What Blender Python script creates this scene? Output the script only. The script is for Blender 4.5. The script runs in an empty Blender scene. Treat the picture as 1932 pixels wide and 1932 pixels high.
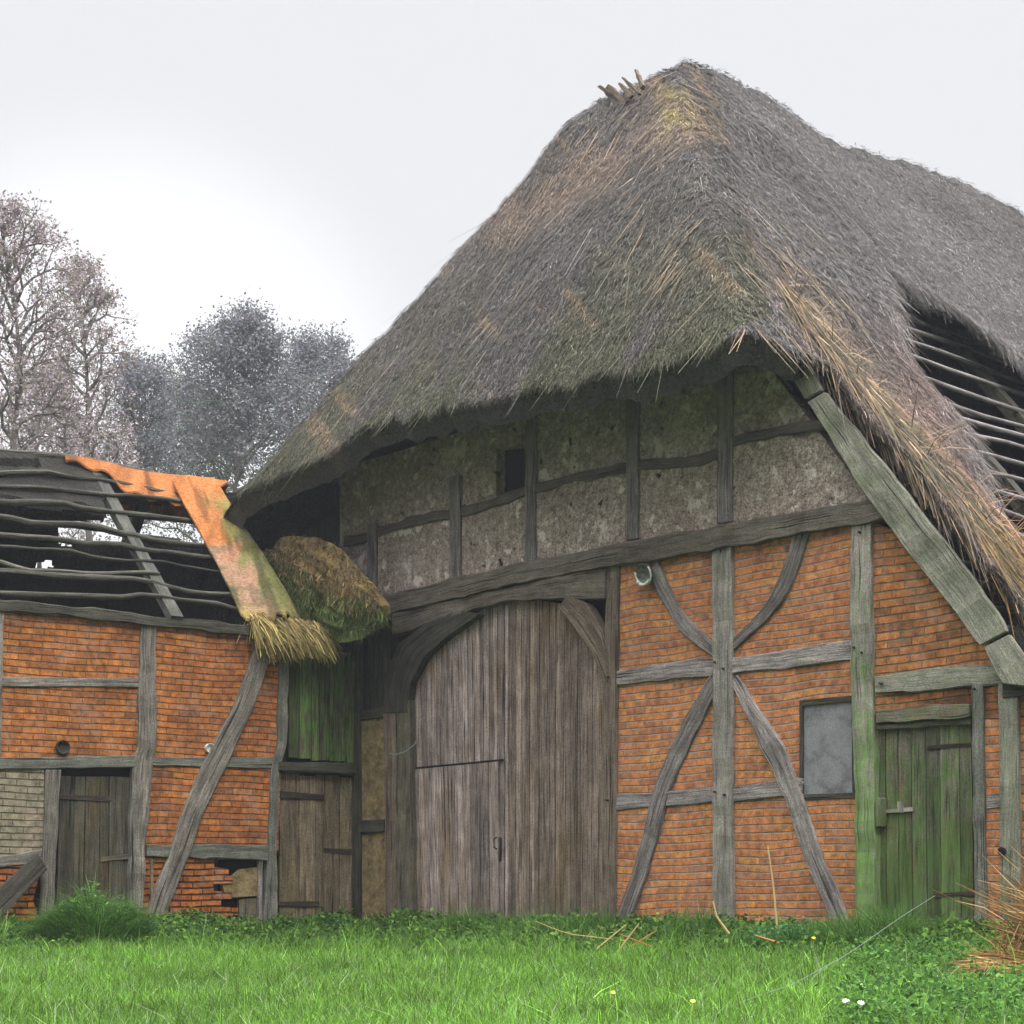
import bpy, math, random
import numpy as np
from mathutils import Vector, Matrix
random.seed(7); rng = np.random.default_rng(7)
R = math.radians
S = bpy.context.scene
COL = S.collection

# ------------------------------------------------------------------ camera
FPX = 3400.0; HOR = 1700.0; EYE = 1.6          # focal length and horizon in units of a 1932 px frame
cam_d = bpy.data.cameras.new('camera'); cam = bpy.data.objects.new('camera', cam_d); COL.objects.link(cam)
cam.location = (0, 0, EYE); cam.rotation_euler = (R(90), 0, 0)
cam_d.sensor_width = 36; cam_d.lens = 36*FPX/1932; cam_d.shift_y = (HOR-966)/1932
cam_d.clip_end = 1000; S.camera = cam

# ------------------------------------------------------------------ sky and light
wd = bpy.data.worlds.new('World'); S.world = wd; wd.use_nodes = True
nt = wd.node_tree; nt.nodes.clear()
def N(nt, t, **k):
    n = nt.nodes.new(t)
    for a, b in k.items(): setattr(n, a, b)
    return n
out = N(nt, 'ShaderNodeOutputWorld'); bg = N(nt, 'ShaderNodeBackground'); bg2 = N(nt, 'ShaderNodeBackground')
add = N(nt, 'ShaderNodeAddShader')
sky = N(nt, 'ShaderNodeTexSky', sky_type='NISHITA'); sky.sun_disc = False
sky.sun_elevation = R(50); sky.sun_rotation = R(150); sky.dust_density = 5
nt.links.new(sky.outputs[0], bg.inputs[0]); bg.inputs[1].default_value = 0.012
tc = N(nt, 'ShaderNodeTexCoord'); sep = N(nt, 'ShaderNodeSeparateXYZ'); nt.links.new(tc.outputs['Generated'], sep.inputs[0])
rp = N(nt, 'ShaderNodeValToRGB'); nt.links.new(sep.outputs[2], rp.inputs[0])
e = rp.color_ramp.elements                      # overcast: even near the horizon, brighter overhead
e[0].position = 0.46; e[0].color = (.815, .815, .825, 1)
e[1].position = 0.95; e[1].color = (1, 1, 1, 1)
SKY_TOP = 6.6
mr = N(nt, 'ShaderNodeMapRange'); nt.links.new(sep.outputs[2], mr.inputs[0])
mr.inputs[1].default_value = .5; mr.inputs[2].default_value = .95; mr.inputs[3].default_value = 1; mr.inputs[4].default_value = SKY_TOP
mr2 = N(nt, 'ShaderNodeMapRange'); nt.links.new(sep.outputs[1], mr2.inputs[0])
mr2.inputs[1].default_value = .3; mr2.inputs[2].default_value = -.5; mr2.inputs[3].default_value = 1; mr2.inputs[4].default_value = 1.05
mu = N(nt, 'ShaderNodeMath', operation='MULTIPLY'); nt.links.new(mr.outputs[0], mu.inputs[0]); nt.links.new(mr2.outputs[0], mu.inputs[1])
# the low sky behind the camera is dimmed to deepen the shade under the eaves
lw = N(nt, 'ShaderNodeMapRange'); nt.links.new(sep.outputs[2], lw.inputs[0]); lw.inputs[1].default_value = .05; lw.inputs[2].default_value = .5; lw.inputs[3].default_value = .25; lw.inputs[4].default_value = 1
bk = N(nt, 'ShaderNodeMapRange'); nt.links.new(sep.outputs[1], bk.inputs[0]); bk.inputs[1].default_value = .45; bk.inputs[2].default_value = .0; bk.inputs[3].default_value = 0; bk.inputs[4].default_value = 1
lm = N(nt, 'ShaderNodeMix'); nt.links.new(bk.outputs[0], lm.inputs[0]); lm.inputs[2].default_value = 1; nt.links.new(lw.outputs[0], lm.inputs[3])
m0 = N(nt, 'ShaderNodeMath', operation='MULTIPLY'); nt.links.new(mu.outputs[0], m0.inputs[0]); nt.links.new(lm.outputs[0], m0.inputs[1]); mu = m0
vm = N(nt, 'ShaderNodeVectorMath', operation='DOT_PRODUCT'); nt.links.new(tc.outputs['Generated'], vm.inputs[0]); vm.inputs[1].default_value = Vector((-.21, 1, .25)).normalized()
mg = N(nt, 'ShaderNodeMapRange', interpolation_type='SMOOTHERSTEP'); nt.links.new(vm.outputs['Value'], mg.inputs[0]); mg.inputs[1].default_value = .982; mg.inputs[2].default_value = 1; mg.inputs[3].default_value = 1; mg.inputs[4].default_value = 1.32
mu_ = N(nt, 'ShaderNodeMath', operation='MULTIPLY'); nt.links.new(mu.outputs[0], mu_.inputs[0]); nt.links.new(mg.outputs[0], mu_.inputs[1]); mu = mu_
nt.links.new(rp.outputs[0], bg2.inputs[0]); nt.links.new(mu.outputs[0], bg2.inputs[1])
nt.links.new(bg.outputs[0], add.inputs[0]); nt.links.new(bg2.outputs[0], add.inputs[1]); nt.links.new(add.outputs[0], out.inputs[0])
sd = bpy.data.lights.new('sun', 'SUN'); so = bpy.data.objects.new('sun', sd); COL.objects.link(so)
sd.energy = 1.5; sd.angle = R(14); sd.color = (1, .96, .9)
so.rotation_euler = (R(40), 0, R(30))
S.view_settings.view_transform = 'Standard'; S.view_settings.look = 'None'; S.view_settings.gamma = 1
S.view_settings.exposure = 0.0

# ------------------------------------------------------------------ frames of the two buildings
AF = math.atan(FPX/3026.0)                       # gable wall is turned this far from the image plane
P0 = Vector((0.0, 19.6, 1.37))
MB = Matrix.Translation(P0) @ Matrix.Rotation(-AF, 4, 'Z')
BW = R(35)
P1 = Vector(((670-966)/FPX*21.7, 21.7, 1.30))
MW = Matrix.Translation(P1) @ Matrix.Rotation(BW, 4, 'Z')
def rayhit(M, u, v, p, n):
    """pixel ray -> local point on the plane (p, n) of frame M"""
    Mi = M.inverted(); o = Mi @ Vector((0, 0, EYE)); d = (Mi.to_3x3() @ Vector(((u-966)/FPX, 1, (HOR-v)/FPX)))
    p = Vector(p); n = Vector(n); t = (p-o).dot(n)/d.dot(n)
    return o + d*t
def F(u, v, off=0.0): return rayhit(MB, u, v, (0, -off, 0), (0, 1, 0))
def G(u, v, off=0.0): return rayhit(MW, u, v, (0, -off, 0), (0, 1, 0))
def pix(M, x, y, z):
    """local points (arrays) -> frame coordinates, only used to look up where moss and bare straw patches lie"""
    m = np.array(M); X = m[0,0]*x+m[0,1]*y+m[0,2]*z+m[0,3]; Y = m[1,0]*x+m[1,1]*y+m[1,2]*z+m[1,3]; Z = m[2,2]*z+m[2,3]
    return 966+X/Y*FPX, HOR-(Z-EYE)/Y*FPX
nB = Vector((-math.sin(AF), -math.cos(AF))); iW = Vector((-math.sin(BW), math.cos(BW)))

# ------------------------------------------------------------------ helpers
def vnoise(x, y, seed=0):
    x = np.asarray(x, float); y = np.asarray(y, float)
    xi = np.floor(x).astype(np.int64); yi = np.floor(y).astype(np.int64); fx = x-xi; fy = y-yi
    fx = fx*fx*(3-2*fx); fy = fy*fy*(3-2*fy)
    def h(a, b):
        n = (a*374761393 + b*668265263 + seed*982451653) & 0x7fffffff
        n = ((n ^ (n >> 13))*1274126177) & 0x7fffffff
        return ((n ^ (n >> 16)) & 0xffff)/65535.0
    return (h(xi, yi)*(1-fx)+h(xi+1, yi)*fx)*(1-fy)+(h(xi, yi+1)*(1-fx)+h(xi+1, yi+1)*fx)*fy
def fbm(x, y, seed=0, o=4):
    s = 0; a = .5
    for k in range(o): s = s+a*vnoise(x*2**k, y*2**k, seed+k); a *= .5
    return s/(1-.5**o)
def tag(o, label=None, cat=None, group=None, kind=None):
    if label: o['label'] = label
    if cat: o['category'] = cat
    if group: o['group'] = group
    if kind: o['kind'] = kind
    return o
def empty(name, loc=(0, 0, 0), M=None):
    o = bpy.data.objects.new(name, None); COL.objects.link(o)
    if M is not None: o.matrix_world = M
    else: o.location = loc
    return o
def link(name, me, mat, parent=None):
    me.materials.append(mat)
    o = bpy.data.objects.new(name, me); COL.objects.link(o)
    if parent is not None: o.parent = parent
    return o
def mesh_np(name, V, Q, mat, parent=None, col=None, tone=None, smooth=False):
    """V (n,3), Q (m,4) quads"""
    V = np.asarray(V, np.float32); Q = np.asarray(Q, np.int32)
    me = bpy.data.meshes.new(name); k = Q.shape[1]
    me.vertices.add(len(V)); me.vertices.foreach_set('co', V.ravel())
    me.loops.add(Q.size); me.loops.foreach_set('vertex_index', Q.ravel())
    me.polygons.add(len(Q)); me.polygons.foreach_set('loop_start', np.arange(0, Q.size, k, dtype=np.int32))
    me.polygons.foreach_set('loop_total', np.full(len(Q), k, np.int32))
    me.polygons.foreach_set('use_smooth', np.full(len(Q), smooth, bool))
    if col is not None:
        a = me.attributes.new('col', 'FLOAT_COLOR', 'POINT'); c = np.ones((len(V), 4), np.float32); c[:, :3] = col; a.data.foreach_set('color', c.ravel())
    me.update(calc_edges=True)
    return link(name, me, mat, parent)
class Geo:
    """collects pieces with uv (metres along the grain) and tone, builds one mesh"""
    def __init__(s): s.v = []; s.f = []; s.uv = []; s.t = []
    def strip(s, A, B, C, D, tone=1.0, uo=None):
        """a bar whose four long edges are the polylines A, B (front) and D, C (back)"""
        n = len(A); b = len(s.v); uo = uo if uo is not None else random.random()*50
        L = 0; w = (A[0]-B[0]).length; dp = max(.01, (B[0]-C[0]).length)
        ls = []
        for i in range(n):
            if i: L += ((A[i]+B[i])/2-(A[i-1]+B[i-1])/2).length
            ls.append(L); s.v += [A[i], B[i], C[i], D[i]]; s.t += [tone]*4
        us = [0, w, w+dp, 2*w+dp, 2*w+2*dp]
        for i in range(n-1):
            for k in range(4):
                a = b+4*i+k; c = b+4*i+(k+1) % 4
                s.f.append((a, c, c+4, a+4)); s.uv.append([(us[k]+uo, ls[i]+uo), (us[k+1]+uo, ls[i]+uo), (us[k+1]+uo, ls[i+1]+uo), (us[k]+uo, ls[i+1]+uo)])
        for i0, rev in ((0, True), (n-1, False)):
            q = [b+4*i0+k for k in range(4)]; uv = [(uo, uo), (uo+w, uo), (uo+w, uo+.02), (uo, uo+.02)]
            if rev: q = q[::-1]
            s.f.append(tuple(q)); s.uv.append(uv)
    def tube(s, P, r0, r1, k=6, tone=1.0, seedj=0.0):
        b = len(s.v); n = len(P); uo = random.random()*50; L = 0; ls = [0]
        for i in range(1, n): L += (P[i]-P[i-1]).length; ls.append(L)
        for i in range(n):
            d = (P[min(i+1, n-1)]-P[max(i-1, 0)]).normalized()
            a = d.orthogonal().normalized() if abs(d.z) > .99 else d.cross(Vector((0, 0, 1))).normalized()
            c = d.cross(a); r = r0+(r1-r0)*ls[i]/max(L, 1e-6); r *= 1+seedj*(random.random()-.5)
            for j in range(k):
                t = 2*math.pi*j/k; s.v.append(P[i]+(a*math.cos(t)+c*math.sin(t))*r); s.t.append(tone)
        for i in range(n-1):
            for j in range(k):
                j2 = (j+1) % k; ua = j/k*.2+uo; ub = (j+1)/k*.2+uo
                s.f.append((b+i*k+j, b+i*k+j2, b+(i+1)*k+j2, b+(i+1)*k+j)); s.uv.append([(ua, ls[i]+uo), (ub, ls[i]+uo), (ub, ls[i+1]+uo), (ua, ls[i+1]+uo)])
        s.f.append(tuple(b+j for j in range(k))[::-1]); s.uv.append([(uo, uo)]*k)
        s.f.append(tuple(b+(n-1)*k+j for j in range(k))); s.uv.append([(uo, uo)]*k)
    def poly(s, P, tone=1.0, uo=0):
        b = len(s.v); s.v += P; s.t += [tone]*len(P); s.f.append(tuple(range(b, b+len(P)))); s.uv.append([(p.x+uo, p.z+uo) for p in P])
    def build(s, name, mat, parent=None, smooth=False):
        me = bpy.data.meshes.new(name); me.from_pydata([tuple(v) for v in s.v], [], s.f)
        u = me.uv_layers.new(name='UVMap'); u.data.foreach_set('uv', np.array([c for f in s.uv for c in f], np.float32).ravel())
        a = me.attributes.new('tone', 'FLOAT', 'POINT'); a.data.foreach_set('value', np.array(s.t, np.float32))
        if smooth: me.polygons.foreach_set('use_smooth', [True]*len(me.polygons))
        me.update()
        return link(name, me, mat, parent)
def resample(P, n):
    L = [0]
    for i in range(1, len(P)): L.append(L[-1]+(P[i]-P[i-1]).length)
    o = []
    for k in range(n):
        t = L[-1]*k/(n-1); i = 0
        while i < len(P)-2 and L[i+1] < t: i += 1
        f = (t-L[i])/max(1e-9, L[i+1]-L[i]); o.append(P[i].lerp(P[i+1], min(1, max(0, f))))
    return o
def timber(proj, ea, eb, mat, parent, name, proud=.035, back=.05, jit=.006, tone=1.0, geo=None, label=None):
    """a weathered timber given by its two visible edges on the wall plane"""
    proud *= .7
    dy = Vector((0, proud, 0)); A = [proj(u, v, proud)+dy for u, v in ea]; B = [proj(u, v, proud)+dy for u, v in eb]; jit *= 1.35
    L = sum((A[i+1]-A[i]).length for i in range(len(A)-1)); n = max(4, int(L/.09))
    A = resample(A, n); B = resample(B, n); sd_ = random.random()*100
    def wob(i, k): return (float(vnoise(i*.45+sd_, k*7.3, 3))-.5)*2*jit + (random.random()-.5)*jit*.5
    AA, BB, CC, DD, = [], [], [], []
    for i in range(n):
        ax = (B[i]-A[i]).normalized(); p = proud+wob(i, 3)
        a = A[i]+ax*wob(i, 1); b = B[i]+ax*wob(i, 2)
        f = Vector((0, -p, 0)); bk = Vector((0, back, 0))
        AA.append(a+f); BB.append(b+f); CC.append(b+bk); DD.append(a+bk)
    g = geo or Geo(); g.strip(AA, BB, CC, DD, tone)
    if geo is None:
        o = g.build(name, mat, parent)
        bv = o.modifiers.new('bevel', 'BEVEL'); bv.width = .007; bv.segments = 1; bv.limit_method = 'ANGLE'; bv.angle_limit = R(50)
        if label: o['label'] = label
        return o
def slab(proj, pts, mat, parent, name, front=0.0, depth=.12, holes=None, label=None):
    """wall panel: polygon on the wall plane, moved out by front, given thickness"""
    P = [proj(u, v) for u, v in pts]; g = Geo()
    if proj is not G:
        for p in P: p.z = min(p.z, 5.5, RID-.62-1.215*abs(p.x))
    Fr = [p+Vector((0, -front, 0)) for p in P]; Bk = [p+Vector((0, depth, 0)) for p in P]
    g.poly(Fr); g.poly(Bk[::-1]); n = len(P)
    for i in range(n):
        j = (i+1) % n; b = len(g.v); g.v += [Fr[i], Bk[i], Bk[j], Fr[j]]; g.t += [1]*4; g.f.append((b, b+1, b+2, b+3)); g.uv.append([(0, 0), (.1, 0), (.1, .1), (0, .1)])
    o = g.build(name, mat, parent)
    if label: o['label'] = label
    return o
def planks(proj, quad, n, mat, parent, name, front=.0, th=.03, gap=.006, top=None, tones=(.8, 1.15), jag=.0, name_label=None, moss=None):
    """a boarded surface: quad = four frame points tl, tr, br, bl; top = optional function giving the top of a board"""
    tl, tr, br, bl = [proj(u, v) for u, v in quad]; g = Geo(); x = 0; ws = [random.uniform(.7, 1.3) for _ in range(n)]; tot = sum(ws)
    for k in range(n):
        x0 = x/tot; x += ws[k]; x1 = x/tot; w = (tr-tl).length*(x1-x0); gq = gap/w*(x1-x0)
        a0, a1 = x0+gq/2, x1-gq/2
        pr = front+random.uniform(-.006, .006); t = random.uniform(*tones)
        T0, T1 = tl.lerp(tr, a0), tl.lerp(tr, a1); B0, B1 = bl.lerp(br, a0), bl.lerp(br, a1)
        if top: T0.z = top(T0.x); T1.z = top(T1.x)
        j = random.uniform(-jag, jag); T0.z += j; T1.z += j; j = random.uniform(0, jag); B0.z += j; B1.z += j+random.uniform(-jag, jag)*.4
        m = 14; A = []; B = []; C = []; D = []
        for i in range(m):
            f = i/(m-1); pa = T0.lerp(B0, f); pb = T1.lerp(B1, f); ww = random.uniform(-.0025, .0025)
            cup = float(vnoise(i*.5, k*3.1, 9))*.008
            A.append(pa+Vector((ww, -pr-cup, 0))); B.append(pb+Vector((ww, -pr-cup+random.uniform(-.001, .001), 0)))
            C.append(pb+Vector((ww, -pr+th, 0))); D.append(pa+Vector((ww, -pr+th, 0)))
        g.strip(A, B, C, D, t)
    return g.build(name, mat, parent)

# ------------------------------------------------------------------ materials
def mat_new(name, rough=.9):
    m = bpy.data.materials.new(name); m.use_nodes = True; t = m.node_tree; b = t.nodes['Principled BSDF']
    b.inputs['Roughness'].default_value = rough; b.inputs['Specular IOR Level'].default_value = .2
    return m, t, b
def ramp(t, src, stops):
    r = N(t, 'ShaderNodeValToRGB'); t.links.new(src, r.inputs[0]); e = r.color_ramp.elements
    while len(e) < len(stops): e.new(.5)
    for i, (p, c) in enumerate(stops):
        e[i].position = p; e[i].color = (*c, 1) if len(c) == 3 else c
    return r.outputs[0]
def gr(a): return (a, a, a)
def noise(t, vec, scale, detail=4, rough=.6, sc=None, dist=0):
    n = N(t, 'ShaderNodeTexNoise'); n.inputs['Scale'].default_value = scale; n.inputs['Detail'].default_value = detail; n.inputs['Roughness'].default_value = rough; n.inputs['Distortion'].default_value = dist
    if sc:
        mp = N(t, 'ShaderNodeMapping'); mp.inputs['Scale'].default_value = sc; t.links.new(vec, mp.inputs[0]); vec = mp.outputs[0]
    t.links.new(vec, n.inputs['Vector']); return n.outputs[0]
def mix(t, f, a, b, mode='MIX'):
    m = N(t, 'ShaderNodeMix', data_type='RGBA', blend_type=mode)
    for s_, v in ((m.inputs[0], f), (m.inputs[6], a), (m.inputs[7], b)):
        if isinstance(v, (int, float)): s_.default_value = v
        elif isinstance(v, tuple): s_.default_value = (*v, 1)
        else: t.links.new(v, s_)
    return m.outputs[2]
def mth(t, op, a, b=None, c=None, clamp=False):
    m = N(t, 'ShaderNodeMath', operation=op, use_clamp=clamp)
    for i, v in enumerate((a, b, c)):
        if v is None: continue
        if isinstance(v, (int, float)): m.inputs[i].default_value = v
        else: t.links.new(v, m.inputs[i])
    return m.outputs[0]
def bump(t, b, h, dist, strength=1):
    n = N(t, 'ShaderNodeBump'); n.inputs['Distance'].default_value = dist; n.inputs['Strength'].default_value = strength
    t.links.new(h, n.inputs['Height']); t.links.new(n.outputs[0], b.inputs['Normal'])

def wood_mat(name, dark, light, moss=0.0, mosscol=(.09, .16, .03), low=None, contrast=1.0, warm=None):
    """weathered wood; moss 0..1; low=(z0,z1): extra moss towards the foot of the piece"""
    m, t, b = mat_new(name, .88)
    tc = N(t, 'ShaderNodeTexCoord'); uv = tc.outputs['UV']; ob = tc.outputs['Object']
    g1 = noise(t, uv, 1, 5, .65, (55, 2.2, 1)); g2 = noise(t, uv, 1, 3, .6, (160, 5, 1)); g3 = noise(t, ob, 5, 5, .6)
    c = ramp(t, g1, [(.3, dark), (.68, light)])
    c = mix(t, .55, c, ramp(t, g2, [(.3, gr(.35)), (.7, gr(1.35))]), 'MULTIPLY')
    c = mix(t, .6, c, ramp(t, g3, [(.3, gr(.55)), (.7, gr(1.35))]), 'MULTIPLY')
    if warm: c = mix(t, ramp(t, noise(t, ob, 2.3, 4, .7, (1, 1, .35)), [(.5, gr(0)), (.72, gr(.8))]), c, warm, 'MIX')
    cr = ramp(t, noise(t, uv, 1, 2, .5, (38, .7, 1)), [(.335, gr(0)), (.37, gr(1))])     # cracks
    c = mix(t, 1.0, c, mix(t, .75, gr(1.), cr), 'MULTIPLY')
    c = mix(t, .7, c, ramp(t, noise(t, ob, 75, 3, .8), [(.34, gr(.35)), (.5, gr(1.)), (.68, gr(1.6))]), 'MULTIPLY')
    if moss > 0 or low:
        f = noise(t, ob, 3.6, 8, .82); f2 = noise(t, uv, 1, 4, .6, (30, 3, 1))
        f = mth(t, 'ADD', mth(t, 'MULTIPLY', f, .7), mth(t, 'MULTIPLY', f2, .3))
        f = mth(t, 'ADD', f, moss*.55-.35)
        if low:
            sx = N(t, 'ShaderNodeSeparateXYZ'); t.links.new(ob, sx.inputs[0]); q = N(t, 'ShaderNodeMapRange'); t.links.new(sx.outputs[2], q.inputs[0])
            q.inputs[1].default_value = low[0]; q.inputs[2].default_value = low[1]; q.inputs[3].default_value = .32; q.inputs[4].default_value = 0
            f = mth(t, 'ADD', f, q.outputs[0])
        f = ramp(t, mth(t, 'ADD', f, mth(t, 'MULTIPLY', mth(t, 'SUBTRACT', g1, .5), .95)), [(.32, gr(0)), (.56, gr(.82))])
        c = mix(t, f, c, mix(t, g2, tuple(x*.5 for x in mosscol), tuple(x*1.7 for x in mosscol)))
    c = mix(t, .85, c, ramp(t, noise(t, uv, 1, 6, .7, (11, .9, 1)), [(.32, gr(.38)), (.5, gr(.95)), (.68, gr(1.3))]), 'MULTIPLY')
    at = N(t, 'ShaderNodeAttribute', attribute_name='tone')
    tn = N(t, 'ShaderNodeCombineXYZ')
    for i in range(3): t.links.new(at.outputs['Fac'], tn.inputs[i])
    c = mix(t, 1.0, c, tn.outputs[0], 'MULTIPLY')
    t.links.new(c, b.inputs['Base Color'])
    bump(t, b, mth(t, 'MULTIPLY', mth(t, 'ADD', g1, g2), cr), .012, .8)
    return m

def brick_mat(name, cols, mortar, mossy=.0, dirt=.5, joint=.13, gonedepth=.014):
    m, t, b = mat_new(name, .92)
    tc = N(t, 'ShaderNodeTexCoord'); ob = tc.outputs['Object']
    nz = N(t, 'ShaderNodeTexNoise'); nz.inputs['Scale'].default_value = 9; nz.inputs['Detail'].default_value = 3; t.links.new(ob, nz.inputs['Vector'])
    nl = N(t, 'ShaderNodeTexNoise'); nl.inputs['Scale'].default_value = .9; nl.inputs['Detail'].default_value = 1; t.links.new(ob, nl.inputs['Vector'])
    s = N(t, 'ShaderNodeSeparateXYZ'); t.links.new(ob, s.inputs[0])
    x = mth(t, 'ADD', s.outputs[0], mth(t, 'MULTIPLY', nz.outputs[0], .012))
    z = mth(t, 'ADD', s.outputs[2], mth(t, 'ADD', mth(t, 'MULTIPLY', nz.outputs[0], .014), mth(t, 'MULTIPLY', nl.outputs[0], .10)))
    zr = mth(t, 'DIVIDE', z, .072); row = mth(t, 'FLOOR', zr); fz = mth(t, 'SUBTRACT', zr, row)
    xr = mth(t, 'ADD', mth(t, 'DIVIDE', x, .255), mth(t, 'MULTIPLY', row, .47)); co = mth(t, 'FLOOR', xr); fx = mth(t, 'SUBTRACT', xr, co)
    cv = N(t, 'ShaderNodeCombineXYZ'); t.links.new(co, cv.inputs[0]); t.links.new(row, cv.inputs[1])
    wn = N(t, 'ShaderNodeTexWhiteNoise', noise_dimensions='3D'); t.links.new(cv.outputs[0], wn.inputs['Vector'])
    mean = [sum(q[i] for q in cols)/len(cols) for i in range(3)]; cols = [tuple(q[i]*.55+mean[i]*.45 for i in range(3)) for q in cols]
    n = len(cols); c = ramp(t, wn.outputs['Value'], [(i/(n-1), cols[i]) for i in range(n)])
    fine = noise(t, ob, 60, 4, .7); mid = noise(t, ob, 13, 4, .6)
    c = mix(t, .75, c, ramp(t, fine, [(.3, gr(.45)), (.7, gr(1.5))]), 'MULTIPLY')
    c = mix(t, .9, c, ramp(t, mid, [(.3, gr(.4)), (.65, gr(1.4))]), 'MULTIPLY')
    def soft(f, w):      # distance to the joint, 0 in the joint and 1 on the brick
        a = mth(t, 'MINIMUM', f, mth(t, 'SUBTRACT', 1.0, f)); q = N(t, 'ShaderNodeMapRange'); t.links.new(a, q.inputs[0])
        q.inputs[1].default_value = w*.45; q.inputs[2].default_value = w; return q.outputs[0]
    hb = mth(t, 'MULTIPLY', soft(fz, joint), soft(fx, joint*.16))
    mc = mix(t, ramp(t, noise(t, ob, 9, 6, .75), [(.36, gr(0)), (.60, gr(1))]), tuple(q*.38 for q in mortar), mortar)
    c = mix(t, hb, mc, c)
    c = mix(t, dirt, c, ramp(t, noise(t, ob, 1.7, 6, .7), [(.32, gr(.45)), (.55, gr(1.1)), (.75, gr(1.25))]), 'MULTIPLY')
    # pale bloom and moss
    c = mix(t, ramp(t, noise(t, ob, 3.1, 7, .8), [(.50, gr(0)), (.70, gr(.55))]), c, (.36, .26, .21))
    if mossy: c = mix(t, ramp(t, mth(t, 'ADD', noise(t, ob, 2.2, 6, .8), mossy-.5), [(.42, gr(0)), (.62, gr(.8))]), c, (.10, .15, .035))
    t.links.new(c, b.inputs['Base Color'])
    bump(t, b, mth(t, 'ADD', hb, mth(t, 'MULTIPLY', fine, .35)), gonedepth, 1)
    return m
OR = [(.20, .075, .055), (.38, .125, .065), (.52, .185, .07), (.44, .135, .06), (.57, .25, .085), (.33, .12, .075), (.50, .175, .075), (.54, .22, .07)]
M_brick = brick_mat('brick_orange', [(a*1.02, b_*1.10, c_*.95) for a, b_, c_ in OR], (.38, .31, .26), .0, .45)
M_brick_green = brick_mat('brick_mossy', [(.16, .07, .04), (.33, .125, .05), (.47, .18, .06), (.40, .14, .05), (.50, .215, .07)], (.18, .17, .10), .13, .6)
M_brick_wing = brick_mat('brick_wing', [(.15, .055, .03), (.36, .12, .035), (.46, .16, .04), (.26, .08, .03), (.50, .19, .045), (.42, .14, .035)], (.14, .10, .06), .0, .8, .12)  # dark mortar colour carries the shadow of the course joints
M_brick_pale = brick_mat('brick_limewashed', [(.20, .18, .12), (.26, .225, .155), (.17, .165, .11), (.28, .235, .17)], (.12, .10, .07), .05, .5)
M_brick_low = brick_mat('brick_broken', [(.14, .04, .02), (.4, .11, .022), (.5, .15, .02), (.24, .07, .02), (.55, .2, .03)], (.045, .035, .025), .0, .8, .2)

M_wood = wood_mat('timber_grey', (.09, .075, .07), (.42, .375, .365), .13)
M_tie = wood_mat('timber_tie', (.085, .07, .055), (.21, .18, .15), .22, (.07, .085, .035))
M_brown = wood_mat('timber_brown', (.10, .075, .055), (.24, .19, .15), .05)
M_pale = wood_mat('timber_pale', (.20, .17, .155), (.50, .44, .42), .22, low=(.3, 3.6), mosscol=(.11, .23, .035))
M_greenpost = wood_mat('timber_centre', (.17, .15, .14), (.40, .37, .34), .30, (.15, .18, .08))
M_verge = wood_mat('timber_verge', (.17, .165, .13), (.40, .38, .33), .36, (.12, .16, .07))
M_dark = wood_mat('timber_dark', (.03, .027, .022), (.10, .09, .075), .3, (.035, .055, .02))
M_wingwood = wood_mat('timber_wing', (.075, .065, .055), (.32, .29, .255), .17, (.08, .10, .045))
M_wingrail = wood_mat('timber_wing_rail', (.10, .10, .085), (.25, .25, .22), .30, (.07, .09, .05))
M_gate = wood_mat('gate_boards', (.13, .09, .07), (.48, .40, .38), .0, low=(-.1, .5), warm=(.20, .13, .06), mosscol=(.10, .13, .05))
M_gate_r = wood_mat('gate_boards_right', (.11, .075, .055), (.42, .335, .29), .05, low=(-.1, .6), warm=(.18, .12, .045), mosscol=(.10, .13, .05))
M_greendoor = wood_mat('door_mossy', (.055, .045, .04), (.32, .26, .23), .40, (.07, .145, .03), low=(-.9, 2.0), warm=(.18, .11, .04))
M_wingdoor = wood_mat('door_wing', (.055, .05, .04), (.22, .19, .15), .32, (.06, .08, .03), warm=(.19, .14, .06))
M_tandoor = wood_mat('door_tan', (.12, .09, .055), (.36, .29, .20), .12, (.08, .09, .03), warm=(.26, .19, .08))
M_greenboards = wood_mat('boards_green', (.035, .03, .025), (.20, .14, .11), .48, (.08, .21, .03))
M_batten = wood_mat('batten_grey', (.14, .125, .125), (.34, .31, .31), .05)
M_wbatten = wood_mat('batten_wing', (.03, .03, .025), (.15, .14, .12), .27, (.07, .10, .04))
M_rust = wood_mat('iron_rusty', (.025, .02, .016), (.08, .06, .05))

m, t, b = mat_new('daub', .95); M_daub = m
tc = N(t, 'ShaderNodeTexCoord'); ob = tc.outputs['Object']
n1 = noise(t, ob, 3, 7, .7); n2 = noise(t, ob, 45, 5, .7); n3 = noise(t, ob, 14, 5, .65)
c = ramp(t, n1, [(.3, (.22, .17, .14)), (.5, (.345, .28, .24)), (.7, (.44, .365, .325))])
c = mix(t, 1.0, c, ramp(t, n2, [(.34, gr(.4)), (.66, gr(1.55))]), 'MULTIPLY')
c = mix(t, .9, c, ramp(t, n3, [(.35, gr(.5)), (.65, gr(1.4))]), 'MULTIPLY')
c = mix(t, ramp(t, noise(t, ob, 2.6, 8, .75, (1, 1, .7)), [(.565, gr(0)), (.61, gr(.85))]), c, (.60, .54, .49))
c = mix(t, ramp(t, noise(t, ob, 4.5, 5, .6), [(.595, gr(0)), (.62, gr(.9))]), c, (.66, .59, .54))
c = mix(t, ramp(t, noise(t, ob, 7, 3, .5), [(.30, gr(1)), (.335, gr(0))]), c, (.03, .025, .02))
t.links.new(c, b.inputs['Base Color']); bump(t, b, mth(t, 'ADD', n3, mth(t, 'MULTIPLY', n2, .5)), .04, .9)
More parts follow.
